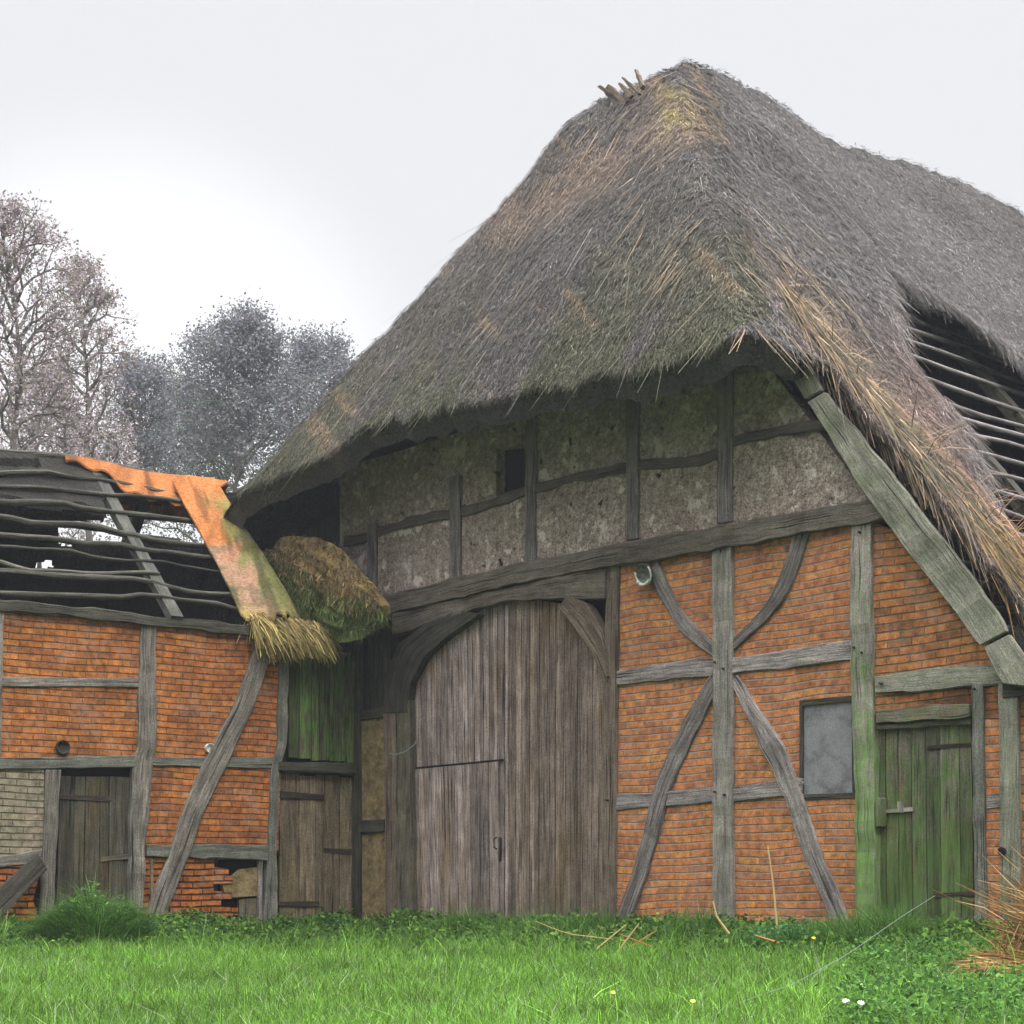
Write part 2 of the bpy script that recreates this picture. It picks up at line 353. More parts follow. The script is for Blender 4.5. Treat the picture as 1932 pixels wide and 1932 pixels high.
m, t, b = mat_new('clay_yellow', .95); M_clay = m
ob = N(t, 'ShaderNodeTexCoord').outputs['Object']; n1 = noise(t, ob, 6, 7, .7); n2 = noise(t, ob, 40, 4, .7)
c = ramp(t, n1, [(.3, (.07, .055, .03)), (.55, (.24, .18, .09)), (.75, (.34, .26, .15))]); c = mix(t, .7, c, ramp(t, n2, [(.3, gr(.5)), (.7, gr(1.4))]), 'MULTIPLY')
t.links.new(c, b.inputs['Base Color']); bump(t, b, n1, .03, .9)
m, t, b = mat_new('board_grey_panel', .85); M_panel = m
ob = N(t, 'ShaderNodeTexCoord').outputs['Object']; n1 = noise(t, ob, 3.5, 6, .7); n2 = noise(t, ob, 70, 4, .7)
c = ramp(t, n1, [(.3, (.09, .09, .09)), (.5, (.21, .21, .225)), (.75, (.26, .26, .28))]); c = mix(t, .7, c, ramp(t, n2, [(.3, gr(.6)), (.7, gr(1.35))]), 'MULTIPLY')
t.links.new(c, b.inputs['Base Color']); bump(t, b, n2, .004)
m, t, b = mat_new('opening_shade', 1); M_black = m; b.inputs['Base Color'].default_value = (.012, .012, .014, 1)  # flat black standing for the shade inside openings and gaps
m, t, b = mat_new('plaster_pink', .95); M_plaster = m
ob = N(t, 'ShaderNodeTexCoord').outputs['Object']
t.links.new(ramp(t, noise(t, ob, 8, 6, .7), [(.3, (.12, .10, .07)), (.6, (.36, .29, .22))]), b.inputs['Base Color'])
m, t, b = mat_new('enamel_white', .4); M_enamel = m
ob = N(t, 'ShaderNodeTexCoord').outputs['Object']
t.links.new(ramp(t, noise(t, ob, 20, 4, .6), [(.35, (.35, .33, .3)), (.5, (.75, .75, .74))]), b.inputs['Base Color'])
m, t, b = mat_new('enamel_dark', .6); M_enameld = m
ob = N(t, 'ShaderNodeTexCoord').outputs['Object']
t.links.new(ramp(t, noise(t, ob, 25, 4, .6), [(.35, (.05, .055, .045)), (.65, (.16, .17, .15))]), b.inputs['Base Color'])
m, t, b = mat_new('wire', .5); M_wire = m; b.inputs['Base Color'].default_value = (.20, .24, .24, 1)

def attr_mat(name, rough=.9, trans=0.0, bumpd=0.0, mottled=True):
    m, t, b = mat_new(name, rough)
    a = N(t, 'ShaderNodeAttribute', attribute_name='col'); c = a.outputs['Color']
    if mottled:
        ob = N(t, 'ShaderNodeTexCoord').outputs['Object']; n1 = noise(t, ob, 28, 5, .75)
        c = mix(t, .85, c, ramp(t, n1, [(.3, gr(.4)), (.7, gr(1.5))]), 'MULTIPLY')
        if bumpd: bump(t, b, n1, bumpd, 1)
    t.links.new(c, b.inputs['Base Color'])
    if trans:
        tr = N(t, 'ShaderNodeBsdfTranslucent'); t.links.new(c, tr.inputs[0]); mx = N(t, 'ShaderNodeMixShader'); mx.inputs[0].default_value = trans
        t.links.new(b.outputs[0], mx.inputs[1]); t.links.new(tr.outputs[0], mx.inputs[2]); t.links.new(mx.outputs[0], t.nodes['Material Output'].inputs[0])
    return m
M_thatch = attr_mat('thatch', .95, 0, .05)
M_straw = attr_mat('straw', .8, .15, 0, False)
M_blade = attr_mat('grass_blade', .75, .35, 0, False)
M_leaf = attr_mat('leaf', .85, .35, 0, False)
M_treeleaf = attr_mat('tree_leaf', .9, .25, 0, False)
m, t, b = mat_new('bark', .95); M_bark = m
ob = N(t, 'ShaderNodeTexCoord').outputs['Object']
t.links.new(ramp(t, noise(t, ob, 4, 5, .6), [(.3, (.10, .085, .08)), (.7, (.22, .19, .18))]), b.inputs['Base Color'])
m, t, b = mat_new('soil', .98); M_soil = m
ob = N(t, 'ShaderNodeTexCoord').outputs['Object']
c = ramp(t, noise(t, ob, 2.5, 7, .7), [(.3, (.035, .05, .018)), (.55, (.06, .10, .025)), (.75, (.08, .14, .03))])
t.links.new(c, b.inputs['Base Color']); bump(t, b, noise(t, ob, 20, 5, .7), .05)

# ------------------------------------------------------------------ ground
def ground_z(x, y):
    x = np.asarray(x, float); y = np.asarray(y, float)
    df = (x-P0.x)*nB.x+(y-P0.y)*nB.y; dw = -((x-P1.x)*iW.x+(y-P1.y)*iW.y)
    D = np.maximum(0, np.minimum(df, dw)-.25)
    return 1.21-1.12*(1-np.exp(-D*.085))+(fbm(x*.8, y*.8, 5, 3)-.5)*.12*np.clip(D, 0, 1)
xs = np.unique(np.concatenate([np.linspace(-400, -14, 30), np.linspace(-14, 14, 141), np.linspace(14, 400, 30)]))
ys = np.unique(np.concatenate([np.linspace(-60, 4, 20), np.linspace(4, 26, 111), np.linspace(26, 700, 40)]))
X, Y = np.meshgrid(xs, ys, indexing='ij'); Z = ground_z(X, Y); V = np.stack([X, Y, Z], -1).reshape(-1, 3)
I = np.arange(len(V)).reshape(X.shape); Q = np.stack([I[:-1, :-1], I[1:, :-1], I[1:, 1:], I[:-1, 1:]], -1).reshape(-1, 4)
o = mesh_np('ground', V, Q, M_soil, smooth=True); tag(o, kind='structure')

# ------------------------------------------------------------------ the barn
barn = tag(empty('thatched_barn', M=MB), 'large half-timbered brick barn under a steep grey thatched roof, torn open on the right', 'barn')

# --- thatched roof as a shell over the plan (s across, w inwards)
RID = 10.25
def outer(s, w):
    a = np.abs(s)
    main = RID - 1.215*a + .10*np.sin(np.clip(a, 0, 7)/7*math.pi)
    sag = np.where(w > 2.6, -.20*np.exp(-((w-5.6)/1.7)**2), 0)
    hip = 5.45+1.356*(w+.9) + .16*np.sin(np.clip((w+.9)/3.54, 0, 1)*math.pi)
    k = .16; mn = np.minimum(main, hip)
    z = mn - k*np.log(np.exp(-(main-mn)/k)+np.exp(-(hip-mn)/k)) + k*.35
    z = z + .42*np.exp(-(((s+1.0)/.75)**2+((w-2.1)/.95)**2)) - .07*np.exp(-((s/.5)**2+((w-2.7)/.8)**2)) - (.07+.13*np.clip(np.abs(s)/3.3, 0, 1.25)**2)*np.exp(-np.clip(w+.9, 0, 9)/.9)*(np.abs(s) < 5.2)*np.clip((5.2-np.abs(s))/.9, 0, 1) + sag*np.exp(-(s/2.5)**2)
    z = z + (fbm(s*.9+20, w*.9, 11, 3)-.5)*.28 + (fbm(s*5, w*5, 12, 3)-.5)*.10 + (vnoise(s*14, w*14, 13)-.5)*.035
    return z
def wfront(s):
    a = np.where(s < 0, -s-.55, s); f = np.clip((a-3.75)/.75, 0, 1); f = f*f*(3-2*f)
    return -.92+.86*f + (fbm(s*1.7, 0*s+3, 21, 3)-.5)*.18
def in_poly(px, py, poly):
    r = np.zeros(px.shape, bool); n = len(poly)
    for i in range(n):
        x1, y1 = poly[i]; x2, y2 = poly[(i+1) % n]
        c = ((y1 > py) != (y2 > py)) & (px < (x2-x1)*(py-y1)/((y2-y1) if y2 != y1 else 1e-9)+x1); r ^= c
    return r
nr = Vector((1.215, 0, 1)).normalized()
def SR(u, v, dz=0): return rayhit(MB, u, v, (0, 0, RID+dz), nr)
hole_px = [(1655, 512), (1720, 552), (1806, 612), (1878, 672), (1932, 712), (2030, 775), (2140, 860), (2160, 1330), (2050, 1260), (1940, 1130), (1905, 1061), (1862, 988), (1836, 900), (1806, 825), (1752, 760), (1694, 690), (1678, 600)]
hole = [(p.x, p.y) for p in (SR(u, v) for u, v in hole_px)]
NS, NW = 300, 230
sv = np.linspace(-7.05, 6.95, NS); tv = np.concatenate([np.linspace(0, .5, 170), np.linspace(.5, 1, NW-170+1)[1:]])
SS, TT = np.meshgrid(sv, tv, indexing='ij'); WF = wfront(SS); WW = WF+(24-WF)*TT
ZT = outer(SS, WW)
TH = np.where((SS > 4.2) | ((SS > 1) & (WW > 1.2)), .03, .20)+0*WW
edge = np.clip((WW-WF)/.25, 0, 1); ZT2 = ZT-.05*(1-edge)**2
side = np.clip((6.95-np.abs(SS))/.3, 0, 1)
ZB = ZT-TH-.05; 
cs = (SS[:-1, :-1]+SS[1:, 1:])/2; cw = (WW[:-1, :-1]+WW[1:, 1:])/2
rag = (fbm(cs*4, cw*4, 31, 3)-.5)*.35; rag2 = (fbm(cs*4, cw*4, 37, 3)-.5)*.35
MASK = ~in_poly(cs+rag, cw+rag2, hole)
def thatch_col(s, w, z):
    """colour patches of the old thatch, right slope lightened as if lit: grey weathered reed, moss low on the hip, fresher straw streaks, yellow repair by the ridge"""
    n = len(s) if hasattr(s, '__len__') else 1
    g = .095+.10*fbm(s*1.3, w*1.3+z*.8, 41, 4)
    c = np.stack([g*1.06, g*.98, g*.93], -1)
    u, v = pix(MB, s, w, z)
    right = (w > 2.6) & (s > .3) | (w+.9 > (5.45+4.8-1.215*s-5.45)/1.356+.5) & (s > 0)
    c = np.where(right[..., None], c*np.array([1.30, 1.29, 1.33]), c)  # light on the right slope put into its colour
    dwn = u*.62+v*.78; acr = u*.78-v*.62
    # moss
    ms = fbm(s*1.1+9, z*1.1, 43, 4); lowness = np.clip((8.0-z)/2.6, 0, 1)
    mf = np.clip((ms-.47+.20*lowness)*6, 0, 1)*lowness*(~right)*(s < 3.9)
    c = c*(1-mf[..., None]*.6)+np.array([.105, .115, .05])*mf[..., None]*.6
    # straw streaks (run down the slope)
    st = fbm(acr*.030, dwn*.004, 45, 3); sf = np.clip((st-.56)*9, 0, 1)*np.clip((fbm(s*.8, z*.8, 47, 3)-.38)*4, 0, 1)*(~right)
    c = c*(1-sf[..., None]*.6)+np.array([.36, .26, .17])*sf[..., None]*.6
    # brown upper band below the ridge
    bf = np.exp(-((v-265+.55*(u-1230)*(u < 1230))/60)**2)*(u < 1330)*(u > 850)*(~right)*np.clip(fbm(u*.02, v*.02, 49, 3)*2.4-.5, 0, 1)
    c = c*(1-bf[..., None]*.6)+np.array([.34, .25, .19])*bf[..., None]*.6
    yf = np.exp(-(((u-1272)/36)**2+((v-215)/52)**2)**2)*np.clip(fbm(u*.09, v*.04, 53, 3)*3-.9, 0, 1)
    c = c*(1-yf[..., None]*.85)+np.array([.42, .36, .15])*yf[..., None]*.85
    # right verge: bleached reddish straw
    k = fbm(u*.01, v*.01, 51, 2)*30
    line = np.abs((u-1560)-(v-640)*.80-k+15); rf = np.clip(1-line/75, 0, 1)*(v > 430)*np.clip((v-430)/200, 0, 1)*right
    c = c*(1-rf[..., None]*.7)+np.array([.34, .235, .17])*rf[..., None]*.7
    rj = np.exp(-(((u-1745)/75)**2+((v-775-(u-1745)*1.25)/90)**2))*right
    c = c*(1-rj[..., None]*.4)+np.array([.42, .24, .19])*rj[..., None]*.4
    return c
IDt = np.arange(NS*NW).reshape(NS, NW); off = NS*NW
Vt = np.stack([SS, WW, ZT2], -1).reshape(-1, 3); Vb = np.stack([SS*.985, WW+.12*(1-edge), ZB], -1).reshape(-1, 3)
q = np.stack([IDt[:-1, :-1], IDt[1:, :-1], IDt[1:, 1:], IDt[:-1, 1:]], -1)
Qt = q[MASK]; Qb = q[MASK][:, ::-1]+off
P = np.pad(MASK, 1); sides = []
for di, dj, a, bb in ((-1, 0, 0, 3), (1, 0, 1, 2), (0, -1, 0, 1), (0, 1, 3, 2)):
    nb = P[1+di:1+di+MASK.shape[0], 1+dj:1+dj+MASK.shape[1]]; ed = MASK & ~nb; e0 = q[ed][:, a]; e1 = q[ed][:, bb]
    if (di, dj) in ((-1, 0), (0, 1)): e0, e1 = e1, e0
    sides.append(np.stack([e0, e0+off, e1+off, e1], -1)[:, ::-1])
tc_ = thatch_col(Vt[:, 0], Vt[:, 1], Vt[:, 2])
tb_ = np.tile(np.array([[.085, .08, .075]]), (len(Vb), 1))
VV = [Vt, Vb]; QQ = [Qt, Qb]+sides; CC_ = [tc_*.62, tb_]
# strands of reed lying on the surface
def strands(n, smin, smax, wmin, wmax, length, wid, lift, hole_test=True, bright=1.0, pos=None, spread=.12, seed=1, droop=0):
    r = np.random.default_rng(seed)
    if pos is None:
        s = r.uniform(smin, smax, n); f = r.random(n); wf = wfront(s); w = np.maximum(wf, wmin)+(wmax-np.maximum(wf, wmin))*f
    else: s, w = pos; n = len(s)
    keep = (w > wfront(s)-.02)
    if hole_test:
        keep &= ~in_poly(s+(fbm(s*4, w*4, 31, 3)-.5)*.35, w+(fbm(s*4, w*4, 37, 3)-.5)*.35, hole)
    s, w = s[keep], w[keep]; n = len(s); h = .06
    z = outer(s, w); gx = (outer(s+h, w)-outer(s-h, w))/(2*h); gy = (outer(s, w+h)-outer(s, w-h))/(2*h)
    nn = np.stack([-gx, -gy, np.ones(n)], -1); nn /= np.linalg.norm(nn, axis=1)[:, None]
    main = np.where(np.abs(gx) > np.abs(gy), 1, 0)
    d = np.stack([-gx*np.where(main, 1, .35), -gy*np.where(main, .35, 1), np.zeros(n)], -1); d[:, 2] = gx*d[:, 0]+gy*d[:, 1]
    d /= np.linalg.norm(d, axis=1)[:, None]
    sid = np.cross(nn, d); ang = r.normal(0, spread, n)[:, None]; d = d+sid*ang; d /= np.linalg.norm(d, axis=1)[:, None]; sid = np.cross(nn, d)
    L = r.uniform(*length, n)[:, None]; W = r.uniform(*wid, n)[:, None]; base = np.stack([s, w, z], -1)+nn*r.uniform(0, .03, n)[:, None]
    tip = base+d*L+nn*r.uniform(*lift, n)[:, None]; tip[:, 2] -= droop*r.random(n)
    c = thatch_col(s, w, z)*bright*np.exp(r.normal(0, .42, n))[:, None]*np.array([1.0, 1, 1])
    fr = r.random(n) < .03; c[fr] = c[fr]*.5+np.array([.30, .235, .17])*.6
    V = np.stack([base-sid*W, base+sid*W, tip+sid*W*.4, tip-sid*W*.4], 1).reshape(-1, 3); return V, np.repeat(c, 4, 0)
o_ = sum(len(v) for v in VV)
for args in (dict(n=230000, smin=-5, smax=6.9, wmin=-1, wmax=3.2, length=(.03, .11), wid=(.0025, .006), lift=(-.012, .016), spread=.35, seed=2),
             dict(n=200000, smin=-.3, smax=6.9, wmin=2.5, wmax=16, length=(.03, .09), wid=(.0025, .006), lift=(-.012, .014), spread=.5, seed=3),
             dict(n=1200, smin=-5, smax=6.9, wmin=-1, wmax=4, length=(.3, .8), wid=(.003, .006), lift=(.01, .07), seed=4, bright=1.35, spread=.2)):
    v, c = strands(**args); VV.append(v); CC_.append(c); QQ.append(np.arange(o_, o_+len(v)).reshape(-1, 4)); o_ += len(v)
# ragged reed ends round the hole
hs, hw = [], []
for (x1, y1), (x2, y2), k in zip(hole, hole[1:]+hole[:1], [700]*6+[0]*4+[500]*7):
    f = rng.random(k); hs.append(x1+(x2-x1)*f+rng.normal(0, .06, k)-.03); hw.append(y1+(y2-y1)*f+rng.normal(0, .07, k))
hs = np.concatenate(hs); hw = np.concatenate(hw)
v, c = strands(n=0, smin=0, smax=0, wmin=0, wmax=0, length=(.10, .38), wid=(.003, .006), lift=(-.08, .02), pos=(hs, hw), seed=9, hole_test=False, spread=.3, droop=.05); VV.append(v); CC_.append(c); QQ.append(np.arange(o_, o_+len(v)).reshape(-1, 4)); o_ += len(v)
# long loose straws caught on the face of the hip and beside the verge
def surf_hit(u, v):
    Mi = np.array(MB.inverted()); o = Mi[:3, :3] @ np.array([0, 0, EYE])+Mi[:3, 3]; D = np.stack([(u-966)/FPX, np.ones(len(u)), (HOR-v)/FPX], -1) @ Mi[:3, :3].T
    t = np.full(len(u), 12.0); done = np.zeros(len(u), bool)
    for k in range(700):
        p = o+D*t[:, None]; done |= (p[:, 2] < outer(p[:, 0], p[:, 1])) & (p[:, 1] > wfront(p[:, 0])); t = np.where(done, t, t+.025)
    return p[:, 0], p[:, 1], done
r_ = np.random.default_rng(77); uu_, vv_ = [], []
for u, v, du, dv, k in ((1272, 480, 8, 16, 14), (1285, 505, 9, 22, 16), (1280, 550, 9, 14, 12), (1195, 345, 4, 12, 5), (1215, 365, 5, 14, 5), (1238, 355, 4, 16, 4), (1222, 430, 4, 12, 5), (1325, 420, 8, 14, 5), (1350, 560, 5, 16, 5), (1345, 610, 6, 10, 4), (1160, 600, 5, 12, 4), (1400, 330, 12, 22, 7),
        (1430, 400, 20, 30, 12), (1480, 470, 26, 34, 22), (1530, 520, 26, 34, 26), (1560, 600, 26, 30, 26), (1400, 470, 16, 26, 9), (1010, 520, 30, 30, 12), (960, 610, 40, 30, 18), (860, 700, 60, 20, 26), (790, 760, 50, 16, 22), (1090, 330, 40, 30, 16), (1150, 250, 60, 30, 30), (1260, 200, 20, 30, 20), (1370, 630, 16, 16, 10), (1450, 620, 30, 16, 20)):
    uu_.append(r_.normal(u, du, k)); vv_.append(r_.normal(v, dv, k))
uu_ = np.concatenate(uu_); vv_ = np.concatenate(vv_); ss_, ww_, ok = surf_hit(uu_, vv_); ok &= (ww_ > wfront(ss_)+.55) | (ss_ > 3.9)
v, c = strands(n=0, smin=0, smax=0, wmin=0, wmax=0, length=(.25, .75), wid=(.004, .007), lift=(.01, .07), pos=(ss_[ok], ww_[ok]), seed=6, spread=.10)
c = np.tile(np.array([.40, .30, .20]), (len(c), 1))*np.repeat(np.exp(r_.normal(0, .3, len(c)//4)), 4)[:, None]; VV.append(v); CC_.append(c); QQ.append(np.arange(o_, o_+len(v)).reshape(-1, 4)); o_ += len(v)
# ragged fringe along the eave and the verge
sE = rng.uniform(-4.3, 6.9, 15000); wE = wfront(sE)+rng.uniform(0, .10, 15000)
v, c = strands(n=0, smin=0, smax=0, wmin=0, wmax=0, length=(.03, .09), wid=(.003, .007), lift=(-.04, .01), pos=(sE, wE), seed=5, bright=.8, droop=.06, spread=.3); VV.append(v); CC_.append(c); QQ.append(np.arange(o_, o_+len(v)).reshape(-1, 4)); o_ += len(v)
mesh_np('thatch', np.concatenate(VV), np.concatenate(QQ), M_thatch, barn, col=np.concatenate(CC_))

# broken straw hanging over the verge on the right
def verge_straw():
    r = np.random.default_rng(12); n = 12000
    t = r.random(n)**.85; u0 = 1500+t*450; v0 = 600+t*560
    w0 = r.normal(0, 1, n)
    V = []; C = []
    s = 3.6+t*3.5; w = .05+r.beta(1.3, 1.6, n)*(0.25+.72*t)
    z = outer(s, w)+r.uniform(-.10, .10, n)
    d = np.stack([np.full(n, .62)+r.normal(0, .10, n), r.normal(-.10, .16, n), np.full(n, -.78)+r.normal(0, .08, n)], -1)
    wild = r.random(n) < .05; d[wild] = np.stack([r.normal(.5, .5, wild.sum()), r.normal(0, .5, wild.sum()), r.normal(-.1, .6, wild.sum())], -1)
    d /= np.linalg.norm(d, axis=1)[:, None]
    L = r.uniform(.25, .85, n); L[wild] *= .6; b = np.stack([s, w, z], -1); sid = np.cross(d, np.array([.5, -.6, .6])); sid /= np.linalg.norm(sid, axis=1)[:, None]
    W = r.uniform(.0022, .0055, n)[:, None]
    mid = b+d*(L*.5)[:, None]+np.array([0, 0, 1])*r.normal(.01, .02, n)[:, None]; tip = b+d*L[:, None]-np.array([0, 0, 1])*r.uniform(0, .10, n)[:, None]
    V = np.stack([b-sid*W, b+sid*W, mid+sid*W, mid-sid*W, tip+sid*W*.4, tip-sid*W*.4], 1).reshape(-1, 3)
    i = np.arange(n)*6; Q = np.concatenate([np.stack([i, i+1, i+2, i+3], -1), np.stack([i+3, i+2, i+4, i+5], -1)])
    pal = np.array([[.24, .175, .115], [.13, .105, .08], [.36, .25, .16], [.07, .06, .05], [.15, .13, .11], [.12, .115, .065], [.21, .145, .085]])
    c = pal[r.integers(0, len(pal), n)]*np.exp(r.normal(0, .3, n))[:, None]
    hi = (w > .35+.3*t)[:, None]; c = np.where(hi & (t < .75)[:, None], c*.6+np.array([.42, .22, .18])*.4, c)
    low = (t > .6)[:, None]; c = np.where(low, c*np.array([1.05, .9, .62]), c)
    return mesh_np('loose_straw', V, Q, M_straw, barn, col=np.repeat(c, 6, 0))
tag(verge_straw(), kind='stuff')

# torn pieces standing up on the ridge end
for k, (u, v, du, dv, w_) in enumerate([(1100, 222, -14, -10, .05), (1115, 208, -6, -16, .07), (1138, 160, -14, -6, .06), (1160, 150, -4, -12, .07), (1182, 132, 12, -20, .025), (1128, 185, -8, -8, .08), (1148, 168, -10, -12, .06), (1175, 145, -8, -10, .05)]):
    a = rayhit(MB, u+34, v+34, (0, 2.0, 0), (0, 1, 0)); c_ = rayhit(MB, u+du*.8+8, v+dv*.8+9, (0, 2.0, 0), (0, 1, 0)); g = Geo()
    n = 6; A = []; B = []; Cc = []; D = []; c_ = a.lerp(c_, random.uniform(.7, 1.05)); w_ *= random.uniform(.8, 2.2)
    ax = Vector((1, 0, random.uniform(-.2, 1.6))).normalized()
    for i in range(n):
        p = a.lerp(c_, i/(n-1)); ww = w_*.55*(1-.5*i/n)*random.uniform(.5, 1.4)
        A.append(p-ax*ww+Vector((0, -.05, 0))); B.append(p+ax*ww+Vector((0, -.05, 0))); Cc.append(p+ax*ww+Vector((0, .0, 0))); D.append(p-ax*ww+Vector((0, .0, 0)))
    g.strip(A, B, Cc, D, random.uniform(1, 1.6)); g.build('ridge_splinter', M_brown, barn)

# --- roof frame seen through the hole
def raf(s): return RID-.42-1.215*s
for k in range(20):
    s0 = 2.2+k*.205; P = []; n = 26; ph = random.random()*10
    for i in range(n):
        w = max(.15, (4.8-1.215*s0)/1.356-.9+.5)+i*.62; sg = .10*math.sin(w*.45+ph*.2)-.05*math.sin(w*1.3+k)+float(vnoise(w*.9, k*3.3, 61)-.5)*.10
        s_ = s0+sg*.6+.01*i; P.append(Vector((s_, w, raf(s_)+.09+float(vnoise(w*2, k*5.1, 62))*.03)))
    g = Geo(); g.tube(P, .026, .022, 6, random.uniform(.9, 1.35), .3); g.build('batten', M_batten, barn, True)
for w in (.9, 2.6, 4.3, 6.1, 7.9, 9.7, 11.6, 13.5):
    g = Geo(); s00 = max(.2, (4.8-1.356*(w+.9))/1.215+.35); a = Vector((s00, w, raf(s00))); c_ = Vector((7.1, w, raf(7.1))); up = Vector((.77, 0, .63))*.07; h = Vector((0, .065, 0))
    A = [p+up-h for p in resample([a, c_], 8)]; B = [p+up+h for p in resample([a, c_], 8)]; Cc = [p-up+h for p in resample([a, c_], 8)]; D = [p-up-h for p in resample([a, c_], 8)]
    g.strip(A, B, Cc, D); g.build('rafter', M_dark, barn)

# --- closed body behind: side walls, back gable, loft floor
g = Geo()
def boxg(g, x0, x1, y0, y1, z0, z1, tone=1):
    A = [Vector((x0, y0, z0)), Vector((x0, y0, z1))]; B = [Vector((x1, y0, z0)), Vector((x1, y0, z1))]; Cc = [Vector((x1, y1, z0)), Vector((x1, y1, z1))]; D = [Vector((x0, y1, z0)), Vector((x0, y1, z1))]
    g.strip(A, B, Cc, D, tone)
boxg(g, -6.75, -6.55, .2, 23.4, -.4, 2.1); g.build('side_wall', M_brick, barn)
g = Geo(); boxg(g, 6.5, 6.7, .2, 23.4, -.4, 1.9); g.build('side_wall', M_brick_green, barn)
g = Geo()
for y0, y1 in ((23.4, 23.6),):
    A = [Vector(p) for p in ((-6.7, y0, -.4), (6.7, y0, -.4), (6.7, y0, 1.9), (0, y0, 9.6), (-6.7, y0, 1.9))]; g.poly(A); g.poly([p+Vector((0, .2, 0)) for p in A][::-1])
g.build('back_gable', M_brick, barn)
g = Geo(); boxg(g, -6.3, 6.3, .3, 23.3, 2.35, 2.5); g.build('loft_floor', M_dark, barn)

# --- gable: upper daub panels
f3 = lambda u, v: F(u, v, 0)
up_posts = [(640, 640), (700, 700), (857, 857), (1000, 1000), (1191, 1191), (1365, 1365), (1700, 1700)]
def tie_top(u): return np.interp(u, [600, 700, 850, 986, 1147, 1226, 1396, 1542, 1720], [1156, 1131, 1091, 1062, 1030, 1014, 984, 958, 929])
def rail_c(u): return np.interp(u, [600, 713, 846, 988, 1079, 1190, 1340, 1381, 1438, 1533, 1720], [1035, 1001, 969, 931, 898, 884, 862, 835, 821, 799, 770])
for i in range(6):
    a, b2 = up_posts[i][0], up_posts[i+1][0]; m_ = (a+b2)/2
    if i == 5: lo = [(a, rail_c(a)), (1450, rail_c(1450)), (1560, rail_c(1560)), (1665, 955), (1640, tie_top(1640)+15), (a, tie_top(a)+15)]
    else: lo = [(a, rail_c(a)), (m_, rail_c(m_)), (b2, rail_c(b2)), (b2, tie_top(b2)+15), (a, tie_top(a)+15)]
    slab(f3, lo, M_daub, barn, 'daub_panel', front=random.uniform(-.005, .006), depth=.14)
    if i == 2:                                                     # a square opening beside the post
        slab(f3, [(a, 600), (935, 600), (935, rail_c(935)), (a, rail_c(a))], M_daub, barn, 'daub_panel', -.01, .14)
        slab(f3, [(935, 600), (b2, 600), (b2, 838), (935, 846)], M_daub, barn, 'daub_panel', -.01, .14)
        slab(f3, [(935, 846), (b2, 838), (b2, rail_c(b2)), (935, rail_c(935))], M_black, barn, 'window_opening', -.18, .25)  # black sheet for the dark inside the opening
    elif i == 5: slab(f3, [(a, 600), (1440, 600), (1500, 715), (1560, rail_c(1560)), (a, rail_c(a))], M_daub, barn, 'daub_panel', -.01, .14)
    else: slab(f3, [(a, 560), (b2, 560), (b2, rail_c(b2)), (m_, rail_c(m_)), (a, rail_c(a))], M_daub, barn, 'daub_panel', -.01, .14)
g = Geo(); A = [Vector(p) for p in ((-6.7, .02, -.4), (-2.85, .02, -.4), (-2.85, .02, 5.0), (-3.9, .02, 4.9), (-6.7, .02, 1.6))]; g.poly(A); g.poly([p+Vector((0, .12, 0)) for p in A][::-1]); g.build('side_panel', M_dark, barn)  # dark colour stands in for the shade behind the wing
slab(f3, [(640, 1150), (725, 1130), (725, 1345), (640, 1345)], M_dark, barn, 'side_panel', -.10, .2)  # dark sheet painted for the shade of the recess
# --- gable timbers
T = lambda ea, eb, mat=M_wood, name='brace', **k: timber(F, ea, eb, mat, barn, name, **k)
tietop = [(640, 1146), (716, 1127), (850, 1091), (986, 1062), (1147, 1030), (1226, 1014), (1396, 984), (1542, 958), (1710, 931)]
tiebot = [(640, 1180), (730, 1158), (908, 1117), (976, 1100), (1132, 1072), (1237, 1055), (1381, 1031), (1528, 1003), (1710, 975)]
T(tietop, tiebot, M_tie, 'tie_beam', proud=.11, back=.12, jit=.014)
T([(740, 1157), (908, 1118), (1142, 1071)], [(740, 1199), (819, 1172), (900, 1148), (960, 1133), (1058, 1130), (1142, 1130)], M_tie, 'door_lintel', proud=.07, back=.12, jit=.008)
T([(722, 1345), (726, 1270), (752, 1215), (797, 1180), (862, 1150)], [(768, 1345), (774, 1290), (800, 1240), (838, 1205), (905, 1158)], M_dark, 'arch_brace', proud=.075)
T([(1070, 1122), (1110, 1142), (1136, 1185), (1146, 1240)], [(1052, 1146), (1085, 1188), (1118, 1235), (1144, 1296)], M_brown, 'arch_brace', proud=.072)
T([(654, 1190), (654, 1770)], [(676, 1185), (678, 1770)], M_dark, 'post', proud=.05)
T([(723, 1330), (728, 1770)], [(748, 1330), (748, 1770)], M_brown, 'post', proud=.05)
T([(748, 1320), (748, 1770)], [(772, 1320), (780, 1770)], M_wingdoor, 'post', proud=.07)
T([(676, 1341), (724, 1335)], [(676, 1360), (724, 1353)], M_dark, 'rail', proud=.03)
T([(677, 1548), (724, 1545)], [(677, 1572), (724, 1569)], M_dark, 'rail', proud=.03)
slab(f3, [(674, 1350), (727, 1345), (727, 1560), (674, 1560)], M_clay, barn, 'clay_panel', -.01, .1)
slab(f3, [(674, 1560), (727, 1560), (727, 1780), (674, 1780)], M_clay, barn, 'clay_panel', -.01, .1)
T([(1143, 1060), (1140, 1300), (1136, 1770)], [(1167, 1056), (1163, 1300), (1159, 1770)], M_brown, 'post', proud=.05)
T([(1343, 1028), (1343, 1300), (1343, 1760)], [(1380, 1022), (1381, 1300), (1380, 1760)], M_greenpost, 'post', proud=.06, jit=.008)
T([(1604, 985), (1604, 1250), (1611, 1500), (1614, 1765)], [(1642, 978), (1643, 1250), (1649, 1500), (1652, 1765)], M_pale, 'post', proud=.07, jit=.009)
